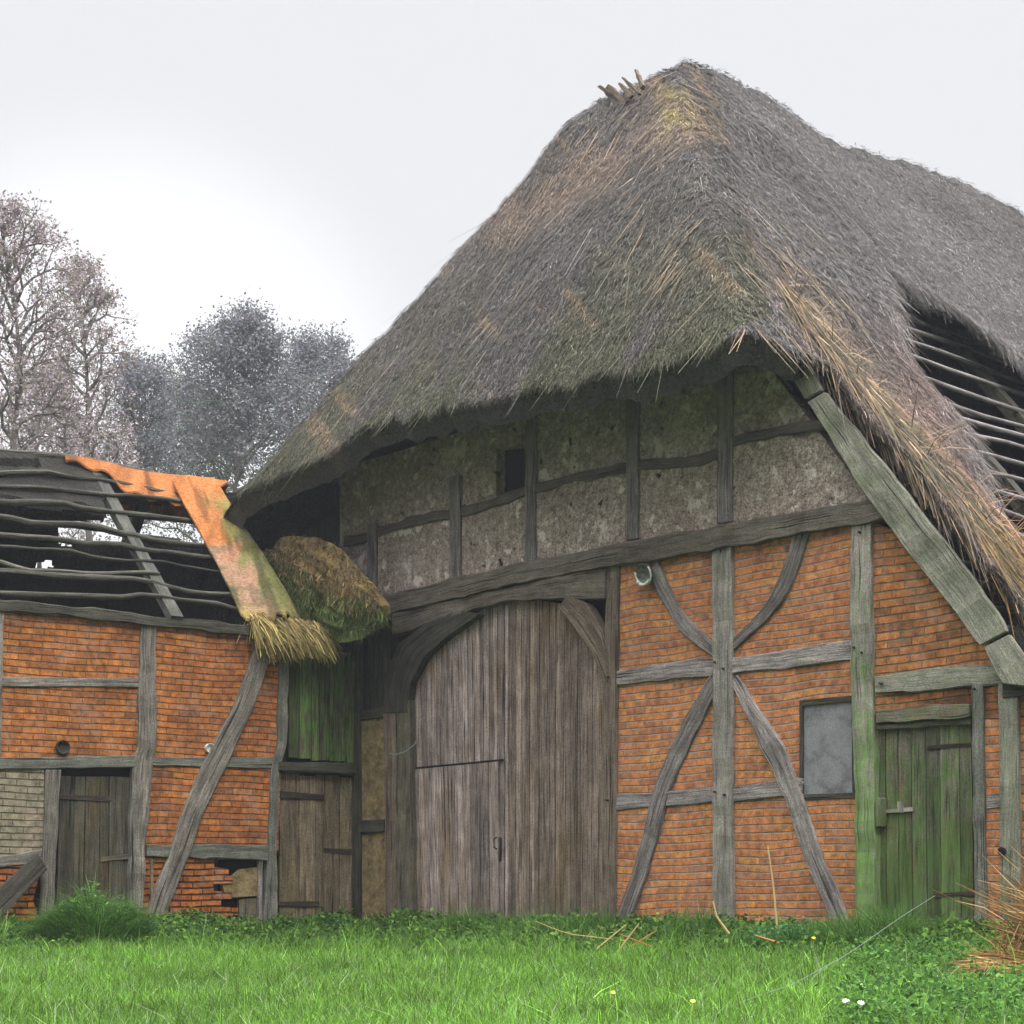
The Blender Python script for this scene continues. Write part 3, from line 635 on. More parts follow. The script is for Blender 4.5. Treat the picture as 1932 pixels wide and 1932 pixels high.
T([(1163, 1266), (1250, 1253), (1345, 1241)], [(1163, 1293), (1250, 1284), (1345, 1274)], M_wood, 'rail', jit=.008)
T([(1379, 1239), (1500, 1224), (1606, 1209)], [(1379, 1271), (1500, 1259), (1606, 1245)], M_wood, 'rail', jit=.01, tone=1.15)
T([(1161, 1499), (1250, 1494), (1345, 1484)], [(1161, 1529), (1250, 1522), (1345, 1514)], M_wood, 'rail', proud=.028)
T([(1379, 1483), (1500, 1470), (1513, 1469)], [(1379, 1513), (1500, 1500), (1513, 1498)], M_wood, 'rail', proud=.028)
T([(1237, 1052), (1255, 1096), (1278, 1143), (1308, 1178), (1345, 1211)], [(1226, 1085), (1240, 1118), (1273, 1178), (1308, 1213), (1345, 1241)], M_wood, proud=.045, tone=.85)
T([(1498, 1000), (1478, 1069), (1451, 1131), (1413, 1175), (1379, 1206)], [(1528, 995), (1501, 1084), (1478, 1131), (1443, 1172), (1379, 1230)], M_wood, proud=.045, tone=.7)
T([(1343, 1270), (1296, 1348), (1261, 1412), (1237, 1471), (1215, 1560), (1185, 1670), (1157, 1745)], [(1346, 1315), (1314, 1377), (1284, 1441), (1261, 1500), (1240, 1580), (1215, 1660), (1187, 1745)], M_wood, proud=.045, tone=.8, jit=.009)
T([(1378, 1289), (1413, 1365), (1451, 1441), (1481, 1509), (1494, 1557), (1518, 1622), (1544, 1680), (1566, 1735)], [(1389, 1272), (1428, 1333), (1478, 1409), (1507, 1485), (1532, 1563), (1556, 1631), (1579, 1683), (1602, 1742)], M_wood, proud=.045, tone=1.05, jit=.009)
T([(1650, 1278), (1753, 1263), (1905, 1247)], [(1650, 1311), (1705, 1305), (1905, 1291)], M_verge, 'rail', proud=.045, jit=.012)
T([(1651, 1338), (1829, 1325)], [(1651, 1365), (1829, 1353)], M_greendoor, 'door_lintel', proud=.05, jit=.01)
T([(1831, 1290), (1834, 1500), (1838, 1765)], [(1853, 1288), (1856, 1500), (1860, 1765)], M_wingrail, 'post', proud=.05)
T([(1884, 1288), (1886, 1765)], [(1919, 1285), (1925, 1765)], M_verge, 'post', proud=.06)
T([(1860, 1500), (1886, 1497)], [(1860, 1527), (1886, 1524)], M_wood, 'rail', proud=.02)
T([(1890, 1290), (2050, 1275)], [(1890, 1318), (2050, 1303)], M_dark, 'rail', proud=.09)
for (ua, ub, va, vb, mt) in ((692, 709, 990, 1128, M_wood), (847, 868, 900, 1093, M_wood), (990, 1010, 760, 1062, M_wood), (1180, 1203, 720, 1020, M_wood), (1351, 1380, 700, 988, M_wood)):
    T([(ua, va), (ua, vb)], [(ub, va-4), (ub, vb-4)], mt, 'post', proud=.04, tone=.8)
for a, b2 in ((648, 693), (709, 848), (868, 991), (1010, 1181), (1203, 1352), (1380, 1575)):
    us = np.linspace(a, b2, 6); wv = [3*math.sin(x*.03) for x in us]
    T([(x, rail_c(x)-9+y) for x, y in zip(us, wv)], [(x, rail_c(x)+10+y) for x, y in zip(us, wv)], M_tie, 'rail', proud=.035, jit=.014, tone=.85)
# verge board, three lengths
Fv = lambda u, v, o=0: F(u, v, .11+o)
for ea, eb in (([(1488, 690), (1495, 712), (1519, 752)], [(1508, 668), (1533, 697), (1551, 735)]),
               ([(1522, 760), (1612, 900), (1674, 988), (1732, 1067), (1822, 1183), (1850, 1217)], [(1556, 740), (1615, 812), (1688, 900), (1746, 978), (1802, 1048), (1863, 1129), (1900, 1190)]),
               ([(1852, 1222), (1875, 1265), (1892, 1290)], [(1903, 1196), (1932, 1236), (1985, 1300)])):
    timber(Fv, ea, eb, M_verge, barn, 'verge_board', proud=.03, back=.03, jit=.011)
T([(1900, 1190), (1960, 1275), (2150, 1560)], [(1935, 1170), (2020, 1275), (2200, 1540)], M_dark, 'verge_board', proud=-.02, back=.12)
# brick infill
for pts, mt in (([(1150, 1040), (1361, 1010), (1361, 1258), (1150, 1280)], M_brick), ([(1361, 1010), (1622, 975), (1622, 1228), (1361, 1258)], M_brick),
                ([(1150, 1280), (1361, 1258), (1361, 1500), (1150, 1515)], M_brick), ([(1361, 1258), (1622, 1228), (1622, 1318), (1510, 1328), (1510, 1484), (1361, 1500)], M_brick),
                ([(1150, 1515), (1361, 1500), (1361, 1740), (1150, 1740)], M_brick), ([(1361, 1500), (1510, 1484), (1510, 1504), (1622, 1500), (1630, 1740), (1361, 1740)], M_brick),
                ([(1622, 975), (1690, 955), (1990, 1290), (1622, 1295)], M_brick_green), ([(1630, 1295), (1845, 1285), (1845, 1340), (1630, 1350)], M_brick_green),
                ([(1845, 1285), (1903, 1280), (1905, 1765), (1845, 1765)], M_brick), ([(1903, 1290), (2250, 1280), (2250, 1765), (1905, 1765)], M_brick_green)):
    slab(f3, pts, mt, barn, 'brick_panel', 0, .12)
slab(f3, [(1140, 1740), (1650, 1740), (1650, 1790), (1140, 1790)], M_plaster, barn, 'plinth', -.02, .12)
# boarded window
wn_ = slab(f3, [(1512, 1328), (1609, 1317), (1612, 1500), (1512, 1503)], M_panel, barn, 'boarded_window', -.012, .05)
g = Geo()
for ea, eb in (([(1509, 1322), (1612, 1312)], [(1509, 1332), (1612, 1322)]), ([(1508, 1322), (1508, 1508)], [(1514, 1322), (1514, 1508)]), ([(1606, 1312), (1609, 1506)], [(1613, 1312), (1616, 1506)]), ([(1508, 1499), (1616, 1495)], [(1508, 1509), (1616, 1505)])):
    timber(F, ea, eb, M_dark, None, 'x', proud=.015, back=.03, jit=.003, geo=g)
g.build('frame', M_dark, wn_)

for u, v in ((1352, 1250), (1368, 1262), (1352, 1494), (1370, 1500), (1615, 1222), (1630, 1232), (1150, 1278), (1148, 1510), (1625, 1005), (1362, 1040), (1665, 1290), (1840, 1300), (1570, 975), (1240, 1035), (1000, 1075), (870, 1110)):
    p = F(u, v, .03); g = Geo(); g.tube([p+Vector((0, -.045, 0)), p], .011, .011, 6); g.build('peg', M_dark, barn)
# --- the great arched door: two leaves, a wicket in the left one
arch_u = [771, 776, 800, 839, 860, 908, 960, 1010, 1058, 1090, 1118, 1144]; arch_v = [1330, 1285, 1238, 1196, 1180, 1155, 1138, 1135, 1142, 1180, 1225, 1280]
ap = [F(u, v, -.05) for u, v in zip(arch_u, arch_v)]; ax_ = [p.x for p in ap]; az_ = [p.z for p in ap]
topf = lambda x: float(np.interp(x, ax_, az_))+.02
Fd = lambda u, v, o=0: F(u, v, -.05+o)
d1 = planks(Fd, [(771, 1150), (952, 1150), (952, 1775), (782, 1775)], 18, M_gate, barn, 'door_leaf', top=topf, gap=.006, tones=(.6, 1.3))
d2 = planks(Fd, [(956, 1150), (1144, 1120), (1140, 1775), (956, 1775)], 19, M_gate_r, barn, 'door_leaf', top=topf, gap=.006, tones=(.55, 1.3))
g = Geo(); timber(Fd, [(953, 1142), (953, 1775)], [(959, 1142), (959, 1775)], M_gate, None, 'x', proud=.03, back=.02, jit=.003, geo=g, tone=1.2); g.build('cover_strip', M_gate, d1)
wk = planks(Fd, [(772, 1453), (943, 1437), (944, 1770), (783, 1770)], 13, M_gate, d1, 'wicket_door', front=.022, th=.02, gap=.006, tones=(.6, 1.25))
g = Geo(); timber(Fd, [(768, 1449), (947, 1432)], [(768, 1452), (947, 1435)], M_black, None, 'x', proud=.034, back=.02, jit=.001, geo=g)
g.build('gap_shade', M_black, d1)  # black bar painted as the shade of the gap above the wicket
g = Geo(); p = Fd(941, 1590); 
g.tube([p+Vector((0, -.03, .06)), p+Vector((0, -.07, .04)), p+Vector((0, -.07, -.05)), p+Vector((0, -.03, -.07))], .008, .008, 6)
timber(Fd, [(938, 1580), (938, 1625)], [(944, 1580), (944, 1625)], M_rust, None, 'x', proud=.03, back=0, jit=.002, geo=g); g.build('latch', M_rust, wk)
slab(f3, [(760, 1120), (1150, 1080), (1150, 1780), (760, 1780)], M_black, barn, 'doorway_shade', -.12, .16)  # black sheet standing for the shade behind both leaves
# --- small mossy door on the right
sd_ = planks(Fd, [(1650, 1374), (1833, 1362), (1838, 1746), (1652, 1746)], 7, M_greendoor, barn, 'side_door', front=.0, tones=(.7, 1.25), gap=.008)
slab(f3, [(1645, 1345), (1845, 1335), (1848, 1780), (1645, 1780)], M_black, barn, 'doorway_shade', -.10, .2)  # shade behind the side door, a black sheet
for ea, eb in (([(1749, 1407), (1837, 1400)], [(1749, 1414), (1837, 1408)]), ([(1762, 1686), (1838, 1682)], [(1762, 1693), (1838, 1689)])):
    g = Geo(); timber(Fd, ea, eb, M_rust, None, 'x', proud=.02, back=0, jit=.003, geo=g); g.build('hinge', M_rust, sd_)
g = Geo()
timber(Fd, [(1655, 1529), (1722, 1523)], [(1655, 1536), (1722, 1530)], M_greenpost, None, 'x', proud=.035, back=0, jit=.003, geo=g)
timber(Fd, [(1692, 1512), (1695, 1533)], [(1700, 1512), (1703, 1533)], M_greenpost, None, 'x', proud=.05, back=0, jit=.003, geo=g); g.build('bolt', M_greenpost, sd_)
T([(1652, 1505), (1652, 1560)], [(1662, 1505), (1662, 1560)], M_greendoor, 'bolt_keeper', proud=.06)
T([(1652, 1367), (1831, 1355)], [(1652, 1378), (1831, 1366)], M_wingdoor, 'door_head', proud=.0)
T([(1650, 1745), (1860, 1741)], [(1650, 1765), (1860, 1762)], M_dark, 'threshold', proud=.06)
# hole in the outer post, its dark painted as a black plug
g = Geo(); p = F(1891, 1606, .05); g.tube([p+Vector((0, -.016, 0)), p+Vector((0, .02, 0))], .035, .03, 10); g.build('mortise_hole', M_black, barn)

# --- round enamel lamp under the tie beam
lp = F(1216, 1082, .10); lampM = MB @ Matrix.Translation(lp); lamp = tag(empty('wall_lamp', M=lampM), 'round dark lamp dish with a white enamel rim, hung just under the long tie beam', 'lamp')
def lathe(prof, n, M):
    g = Geo()
    for j in range(n):
        a0, a1 = 2*math.pi*j/n, 2*math.pi*(j+1)/n
        for i in range(len(prof)-1):
            (r0, y0), (r1, y1) = prof[i], prof[i+1]
            q = [M @ Vector((r*math.cos(a), y, r*math.sin(a))) for r, y, a in ((r0, y0, a0), (r1, y1, a0), (r1, y1, a1), (r0, y0, a1))]
            b = len(g.v); g.v += q; g.t += [1]*4; g.f.append((b, b+1, b+2, b+3)); g.uv.append([(0, 0), (.1, 0), (.1, .1), (0, .1)])
    return g
tilt = Matrix.Rotation(R(18), 4, 'X')
lathe([(.02, .05), (.085, .03), (.105, -.02), (.100, -.022), (.07, .005), (.001, .012)], 28, tilt).build('lamp_dish', M_enameld, lamp, True)
gg = Geo(); P = [tilt @ Vector((.104*math.cos(a), -.022, .104*math.sin(a))) for a in np.linspace(R(165), R(395), 26)]; gg.tube(P, .010, .010, 6); gg.tube([Vector((.104*math.cos(a), -.02, .104*math.sin(a)-.012)) for a in np.linspace(R(215), R(325), 12)], .013, .013, 6); gg.build('lamp_rim', M_enamel, lamp, True)
gg = Geo(); gg.tube([Vector((0, .02, 0)), Vector((0, .10, .03))], .02, .02, 8); gg.build('bracket', M_rust, lamp)

# ------------------------------------------------------------------ the left wing
wing = tag(empty('brick_wing', M=MW), 'low half-timbered brick wing on the left with open roof battens and missing thatch', 'outbuilding')
U = lambda ea, eb, mat=M_wingwood, name='post', **k: timber(G, ea, eb, mat, wing, name, **k)
for pts, mt in (([(-120, 1140), (272, 1165), (266, 1287), (-120, 1287)], M_brick_wing), ([(-120, 1287), (266, 1287), (266, 1437), (-120, 1440)], M_brick_wing),
                ([(272, 1165), (540, 1195), (530, 1440), (266, 1437)], M_brick_wing), ([(266, 1437), (530, 1440), (525, 1606), (262, 1606)], M_brick_wing),
                ([(-120, 1440), (83, 1440), (83, 1622), (-120, 1630)], M_brick_pale), ([(-120, 1630), (60, 1622), (72, 1660), (62, 1700), (70, 1720), (60, 1775), (-120, 1775)], M_brick_low)):
    slab(G, pts, mt, wing, 'brick_panel', 0, .12)
# broken brick with gaps low on the right: stepped courses
pts = [(262, 1606), (430, 1606)]; v = 1606; us_ = [432, 405, 432, 440, 404, 438, 418, 450, 430, 452]
for k, uu in enumerate(us_): pts += [(uu, v+2), (uu, v+15)]; v += 15
pts += [(262, v)]
slab(G, pts, M_brick_low, wing, 'brick_panel', -.01, .10)
slab(G, [(425, 1612), (505, 1612), (505, 1765), (425, 1765)], M_black, wing, 'wall_gap', -.14, .2)  # black board standing in for shade inside the wall gap
slab(G, [(418, 1660), (440, 1655), (455, 1640), (490, 1636), (490, 1690), (430, 1694)], M_clay, wing, 'clay_lump', -.03, .10)
slab(G, [(455, 1697), (490, 1694), (490, 1745), (455, 1745)], M_wingdoor, wing, 'clay_lump', -.05, .1)
slab(G, [(72, 1440), (262, 1440), (262, 1775), (72, 1775)], M_black, wing, 'doorway_shade', -.13, .2)  # black sheet as the shade behind the dark stable door
slab(G, [(300, 1752), (435, 1750), (430, 1775), (300, 1778)], M_plaster, wing, 'plinth', .02, .12)
U([(-120, 1118), (0, 1129), (137, 1143), (294, 1162), (455, 1177), (545, 1190)], [(-120, 1140), (0, 1150), (137, 1163), (294, 1181), (455, 1197), (545, 1210)], M_dark, 'wall_plate', proud=.09, jit=.012, tone=1.3)
U([(-8, 1150), (-8, 1290), (-10, 1440)], [(9, 1150), (5, 1290), (2, 1440)])
U([(267, 1172), (260, 1415), (253, 1434), (246, 1560), (244, 1775)], [(296, 1176), (294, 1415), (290, 1434), (280, 1560), (266, 1775)], M_wingwood, jit=.01, proud=.05)
U([(530, 1198), (524, 1400), (513, 1457), (506, 1594), (496, 1775)], [(549, 1200), (541, 1400), (528, 1457), (524, 1594), (524, 1775)], M_wingrail, jit=.008, proud=.05)
U([(3, 1278), (262, 1279)], [(3, 1295), (262, 1297)], M_wingwood, 'rail', tone=1.15)
U([(-120, 1432), (0, 1430), (256, 1425)], [(-120, 1454), (0, 1452), (256, 1447)], M_wingrail, 'rail', proud=.04)
U([(288, 1427), (520, 1430)], [(288, 1444), (520, 1451)], M_wingrail, 'rail', proud=.03)
U([(485, 1215), (467, 1268), (444, 1331), (385, 1440), (345, 1535), (318, 1621), (297, 1669), (270, 1752)], [(514, 1218), (500, 1275), (478, 1335), (430, 1440), (385, 1530), (361, 1604), (335, 1672), (304, 1752)], M_wingwood, 'brace', proud=.085, jit=.004, tone=1.05)
U([(277, 1594), (506, 1594)], [(277, 1617), (506, 1622)], M_wingrail, 'rail', proud=.04, jit=.012)
U([(-120, 1622), (0, 1615), (79, 1604)], [(-120, 1645), (0, 1638), (79, 1628)], M_wingwood, 'rail', proud=.03, jit=.012)
U([(87, 1452), (82, 1628), (75, 1775)], [(117, 1452), (106, 1628), (97, 1775)], M_wingwood, proud=.05, jit=.009, tone=.85)
U([(285, 1620), (286, 1720)], [(290, 1620), (291, 1720)], M_tandoor, 'stake', proud=.02)
U([(489, 1620), (488, 1750)], [(496, 1620), (496, 1750)], M_wood, 'stake', proud=.02)
Gd = lambda u, v, o=0: G(u, v, -.05+o)
wd1 = planks(Gd, [(113, 1462), (250, 1466), (250, 1765), (104, 1765)], 6, M_wingdoor, wing, 'stable_door', front=.0, tones=(.35, .85), jag=.012, gap=.008)
wd1['label'] = 'dark weathered plank door'
g = Geo(); timber(Gd, [(110, 1497), (210, 1503)], [(110, 1507), (210, 1512)], M_rust, None, 'x', proud=.02, back=0, geo=g); g.build('hinge', M_rust, wd1)  # iron bar doubling as the painted shadow line at the hinge
g = Geo(); timber(Gd, [(190, 1617), (256, 1610)], [(190, 1626), (256, 1619)], M_wingdoor, None, 'x', proud=.025, back=0, geo=g); g.build('ledge', M_wingdoor, wd1)
gb = planks(Gd, [(543, 1225), (668, 1235), (668, 1440), (543, 1432)], 6, M_greenboards, wing, 'mossy_boarding', tones=(.5, 1.35), jag=.02, gap=.012)
wd2 = planks(Gd, [(526, 1460), (668, 1466), (668, 1752), (526, 1758)], 4, M_tandoor, wing, 'stable_door', tones=(.65, 1.1), jag=.012, gap=.008)
wd2['label'] = 'tan plank door beside the corner'
for ea, eb in (([(530, 1494), (612, 1500)], [(530, 1505), (612, 1510)]), ([(489, 1703), (602, 1700)], [(489, 1711), (602, 1709)])):
    g = Geo(); timber(Gd, ea, eb, M_rust, None, 'x', proud=.03, back=0, geo=g); g.build('hinge', M_rust, wd2)
g = Geo(); timber(Gd, [(612, 1600), (664, 1602)], [(612, 1606), (664, 1611)], M_rust, None, 'x', proud=.03, back=0, geo=g); g.build('latch', M_rust, wd2)
slab(G, [(524, 1200), (680, 1215), (680, 1775), (524, 1775)], M_black, wing, 'doorway_shade', -.12, .16)  # black sheet as the shade behind boarding and tan door
U([(526, 1437), (674, 1440)], [(526, 1455), (674, 1462)], M_dark, 'door_lintel', proud=.06)
U([(655, 1238), (655, 1440)], [(668, 1238), (668, 1440)], M_greenboards, 'post', proud=.02)
# two clay pipe ends in the wall
for (u, v, mt, r_) in ((117, 1410, M_dark, .07), (394, 1412, M_enamel, .05)):
    p = G(u, v, 0); g = Geo(); M_ = Matrix.Translation(p)
    lathe([(.001, -.01), (r_*.7, -.015), (r_, -.05), (r_*1.1, -.05), (r_*1.1, .03)], 16, M_).build('pipe_end', mt, wing, True)

# wing roof: rafters, battens, what is left of the thatch
WR, WH0 = 2.3, None
eL = G(0, 1140, 0); EZ = eL.z; RZ = rayhit(MW, 0, 853, (0, WR, 0), (0, 1, 0)).z; sl = (RZ-EZ)/WR
nf = Vector((0, -sl, 1)).normalized(); nb_ = Vector((0, sl, 1)).normalized()
def SF(u, v, dz=0): return rayhit(MW, u, v, (0, 0, EZ+dz), nf)
def SB(u, v, dz=0): return rayhit(MW, u, v, (0, WR, RZ+dz), nb_)
def wavy(pts, n=16, amp=.028):
    P = resample([Vector(p) for p in pts], n); s_ = random.random()*50
    return [p+Vector((0, 0, (float(vnoise(i*.6+s_, 1, 71))-.5)*2*amp)) for i, p in enumerate(P)]
for pts, r_ in (([(-80, 888), (0, 891), (182, 899), (330, 930), (420, 945)], .035), ([(-80, 938), (0, 944), (180, 958), (400, 984)], .04), ([(-80, 972), (0, 978), (95, 987), (240, 1003), (300, 1018), (410, 1030)], .045),
                ([(-80, 1005), (0, 1012), (205, 1027), (420, 1056)], .04), ([(-80, 1045), (0, 1058), (60, 1075), (205, 1082), (300, 1085)], .032), ([(-80, 1075), (0, 1080), (150, 1088), (264, 1092), (351, 1114), (460, 1126)], .038),
                ([(-80, 1108), (0, 1115), (264, 1124), (480, 1150)], .032), ([(-80, 915), (60, 918), (240, 935), (400, 958)], .03), ([(-80, 1030), (120, 1040), (300, 1062), (440, 1082)], .022)):
    g = Geo(); g.tube(wavy([SF(u, v, .10) for u, v in pts]), r_, r_*.85, 7, random.uniform(.8, 1.3), .3); g.build('batten', M_wbatten, wing, True)
for x in (-6.6, -4.55, -2.35, -1.0):
    g = Geo(); a = Vector((x, -.05, EZ)); c_ = Vector((x-.05, WR, RZ-.02)); h = Vector((.075, 0, 0)); up = nf*.05
    P = wavy([a, c_], 10, .02); g.strip([p-h+up for p in P], [p+h+up for p in P], [p+h-up for p in P], [p-h-up for p in P], .55); g.build('rafter', M_wingrail, wing)
for x in (-6.1, -5.15, -3.9, -2.8, -1.6):
    g = Geo(); a = Vector((x, 2*WR, EZ)); c_ = Vector((x, WR, RZ)); h = Vector((.08, 0, 0)); up = nb_*.05
    P = wavy([a, c_], 10, .02); g.strip([p-h+up for p in P], [p+h+up for p in P], [p+h-up for p in P], [p-h-up for p in P], .8); g.build('rafter', M_dark, wing)
for k in range(8):
    y = WR+.15+k*.29; g = Geo(); g.tube(wavy([(-8, y, RZ-(y-WR)*sl+.06), (-.9, y, RZ-(y-WR)*sl+.06)], 24, .03), .03, .03, 6, .8, .3); g.build('batten', M_dark, wing, True)
g = Geo(); g.tube(wavy([rayhit(MW, u, v, (0, WR, 0), (0, 1, 0)) for u, v in ((-80, 846), (0, 853), (117, 860), (190, 875), (322, 903), (428, 914))], 20, .01), .05, .045, 8, 1.2, .2); g.build('ridge_pole', M_wbatten, wing, True)
def sheet(name, pts, nu, nv, th, mat, parent, colf, jit=.03, seed=0, cut=None):
    """pts: function (a,b in 0..1) -> Vector; thick sheet"""
    a = np.linspace(0, 1, nu); b = np.linspace(0, 1, nv); V = np.zeros((nu, nv, 3))
    for i in range(nu):
        for j in range(nv): V[i, j] = pts(a[i], b[j])
    V[..., 2] += (fbm(V[..., 0]*3+seed, V[..., 1]*3+V[..., 2]*3, 80+seed, 3)-.5)*jit*2
    B = V.copy(); B[..., 2] -= th
    A_, B_ = np.meshgrid((a[1:]+a[:-1])/2, (b[1:]+b[:-1])/2, indexing='ij'); mk = np.ones((nu-1, nv-1), bool) if cut is None else ~cut(A_, B_, (V[:-1, :-1]+V[1:, 1:])/2)
    ID = np.arange(nu*nv).reshape(nu, nv); of = nu*nv; q = np.stack([ID[:-1, :-1], ID[1:, :-1], ID[1:, 1:], ID[:-1, 1:]], -1); P_ = np.pad(mk, 1); sd = []
    for di, dj, e0, e1 in ((-1, 0, 0, 3), (1, 0, 1, 2), (0, -1, 0, 1), (0, 1, 3, 2)):
        nb = P_[1+di:nu+di, 1+dj:nv+dj]; ed = mk & ~nb; x0 = q[ed][:, e0]; x1 = q[ed][:, e1]; sd.append(np.stack([x0, x1, x1+of, x0+of], -1))
    VV = np.concatenate([V.reshape(-1, 3), B.reshape(-1, 3)]); c = colf(VV)
    return mesh_np(name, VV, np.concatenate([q[mk], q[mk][:, ::-1]+of]+sd), mat, parent, col=c)
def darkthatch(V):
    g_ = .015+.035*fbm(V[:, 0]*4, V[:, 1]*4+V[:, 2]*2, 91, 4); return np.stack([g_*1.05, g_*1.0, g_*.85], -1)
def back_pts(a, b): y = WR+.05+b*2.4; return (-8+a*8.8, y, RZ-(y-WR)*sl-.02)
def back_cut(A, B, C):
    u, v = pix(MW, C[..., 0], C[..., 1], C[..., 2]); u = u+(fbm(u*.03, v*.03, 95, 3)-.5)*40; v = v+(fbm(u*.05, v*.05, 96, 3)-.5)*14
    h = (u > 200) & (u < 385) & (v > 932) & (v < 1018+ (u-200)*.05); h |= (u > 100) & (u < 215) & (v > 965) & (v < 1028); h |= (u > 120) & (u < 145) & (v > 925) & (v < 950)
    h |= (u > 60) & (u < 98) & (v > 1038) & (v < 1072); h |= (u > 15) & (u < 60) & (v > 1098) & (v < 1115); h |= (u < 50) & (v > 863) & (v < 890); h |= (u > 120) & (u < 132) & (v > 1055) & (v < 1078)
    return h
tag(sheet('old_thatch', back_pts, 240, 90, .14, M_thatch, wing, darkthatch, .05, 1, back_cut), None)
def fr_pts(a, b): y = WR-.02-b*.75; return (-8+a*6.3, y, RZ-(WR-y)*sl+.05)
def fr_cut(A, B, C):
    u, v = pix(MW, C[..., 0], C[..., 1], C[..., 2]); w_ = fbm(u*.02, v*.02, 97, 3)*26
    return (u > 185+w_) | (v > 925+.12*u+w_) | ((u < 75) & (v > 864) & (v < 876+w_*.3))
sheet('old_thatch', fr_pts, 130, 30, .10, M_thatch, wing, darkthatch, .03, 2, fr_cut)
g = Geo(); boxg(g, -8, 0, 2*WR, 2*WR+.15, -.4, EZ-.1); g.build('back_wall', M_dark, wing)
g = Geo(); boxg(g, -8.1, -8, 0, 2*WR, -.4, EZ-.1); g.build('end_wall', M_brick_wing, wing)

# --- orange sheet over the wing's ridge, its tongue hanging down the slope
def tarpcol(V):
    u, v = pix(MW, V[:, 0], V[:, 1], V[:, 2]); n1 = fbm(V[:, 0]*4, V[:, 1]*4+V[:, 2]*3, 101, 4); n2 = fbm(u*.05+v*.02, v*.012, 103, 4)
    org = np.array([.52, .19, .06])*(.6+.8*n2)[:, None]; pk = np.array([.46, .27, .17])*(.6+.8*n1)[:, None]; gn = np.array([.20, .23, .07])*(.5+1.0*n1)[:, None]; yl = np.array([.40, .31, .10])*(.6+.8*n2)[:, None]
    t = np.clip((v-(1025+.25*(400-u)) + (n1-.5)*90)/45, 0, 1)[:, None]; c = org*(1-t)+pk*t
    ed = (u-(430+(v-912)*.56))                # distance to the right edge
    g_ = np.clip((ed+62+(n2-.5)*70)/24, 0, 1)[:, None]*np.clip((v-925)/30, 0, 1)[:, None]; c = c*(1-g_*.85)+gn*g_*.85
    lf = np.clip((v-1070+(n1-.5)*60)/50, 0, 1)[:, None]*np.clip((455+(v-1100)*.4-u+(n1-.5)*40)/30, 0, 1)[:, None]; c = c*(1-lf*.8)+gn*.8*lf*.8
    lo = np.clip((v-1135+(n2-.5)*40)/30, 0, 1)[:, None]; c = c*(1-lo*.75)+yl*lo*.75
    fo = np.clip((fbm(u*.045-v*.015, v*.01+u*.004, 119, 3)-.56)*9, 0, 1)[:, None]; c = c*(1-fo*.5)  # fold shading put into the colour as darker lines
    dk = np.clip((n1-.6)*8, 0, 1)[:, None]*np.clip((v-960)/60, 0, 1)[:, None]; c = c*(1-dk*.6)+np.array([.10, .10, .06])*dk*.6
    return c
tarp = tag(empty('orange_sheet', M=MW @ Matrix.Translation(Vector((-1.5, 0, EZ)))), 'faded mossy orange sheet draped over the wing ridge, hanging down to the eave', 'roof sheet')
off_t = Vector((-1.5, 0, EZ))
Lp = [SF(u, v, .20) for u, v in ((324, 904), (352, 960), (390, 1029), (416, 1078), (442, 1128), (470, 1190))]
Rp = [SF(u, v, .20) for u, v in ((430, 913), (464, 965), (499, 1020), (535, 1068), (575, 1125), (612, 1205))]
def tongue(a, b):
    i = b*5; k = min(4, int(i)); l = Lp[k].lerp(Lp[k+1], i-k); r_ = Rp[k].lerp(Rp[k+1], i-k); p = l.lerp(r_, a)
    bulge = .09*math.sin(math.pi*a)-(.20*max(0, a-.72)/.28)**1 + .02*math.sin(a*9+b*4)
    q = p+nf*bulge-off_t; return (q.x, q.y, q.z)
def toff(f): return lambda V: f(V+np.array(off_t))
def tcut(A, B, C): return (B > .93+.10*(fbm(A*9, A*0+2, 107, 2)-.5))
sheet('hanging_tongue', tongue, 60, 80, .03, M_thatch, tarp, toff(tarpcol), .02, 3, tcut)
topU = [(120, 862), (188, 874), (255, 890), (322, 901), (400, 909), (431, 913)]
lowU = [(125, 868), (190, 884), (243, 927), (293, 940), (345, 948), (352, 950)]
def collar(a, b):
    i = a*5; k = min(4, int(i)); f = i-k
    tp = [rayhit(MW, u, v+3, (0, WR, 0), (0, 1, 0)) for u, v in (topU[k], topU[k+1])]; lw = [SF(u, v, .12) for u, v in (lowU[k], lowU[k+1])]
    tpp = tp[0].lerp(tp[1], f)+Vector((0, -.02, .06)); l = lw[0].lerp(lw[1], f)
    if b < .25:                                 # part lying over the far side of the ridge
        q = tpp+Vector((0, .5*(1-b/.25), -.5*(1-b/.25)*sl))
    else: q = tpp.lerp(l, (b-.25)/.75)+Vector((0, 0, .03*math.sin(a*31)*((b-.25)/.75)))
    q = q-off_t; return (q.x, q.y, q.z)
sheet('ridge_fold', collar, 80, 24, .025, M_thatch, tarp, toff(tarpcol), .012, 4)
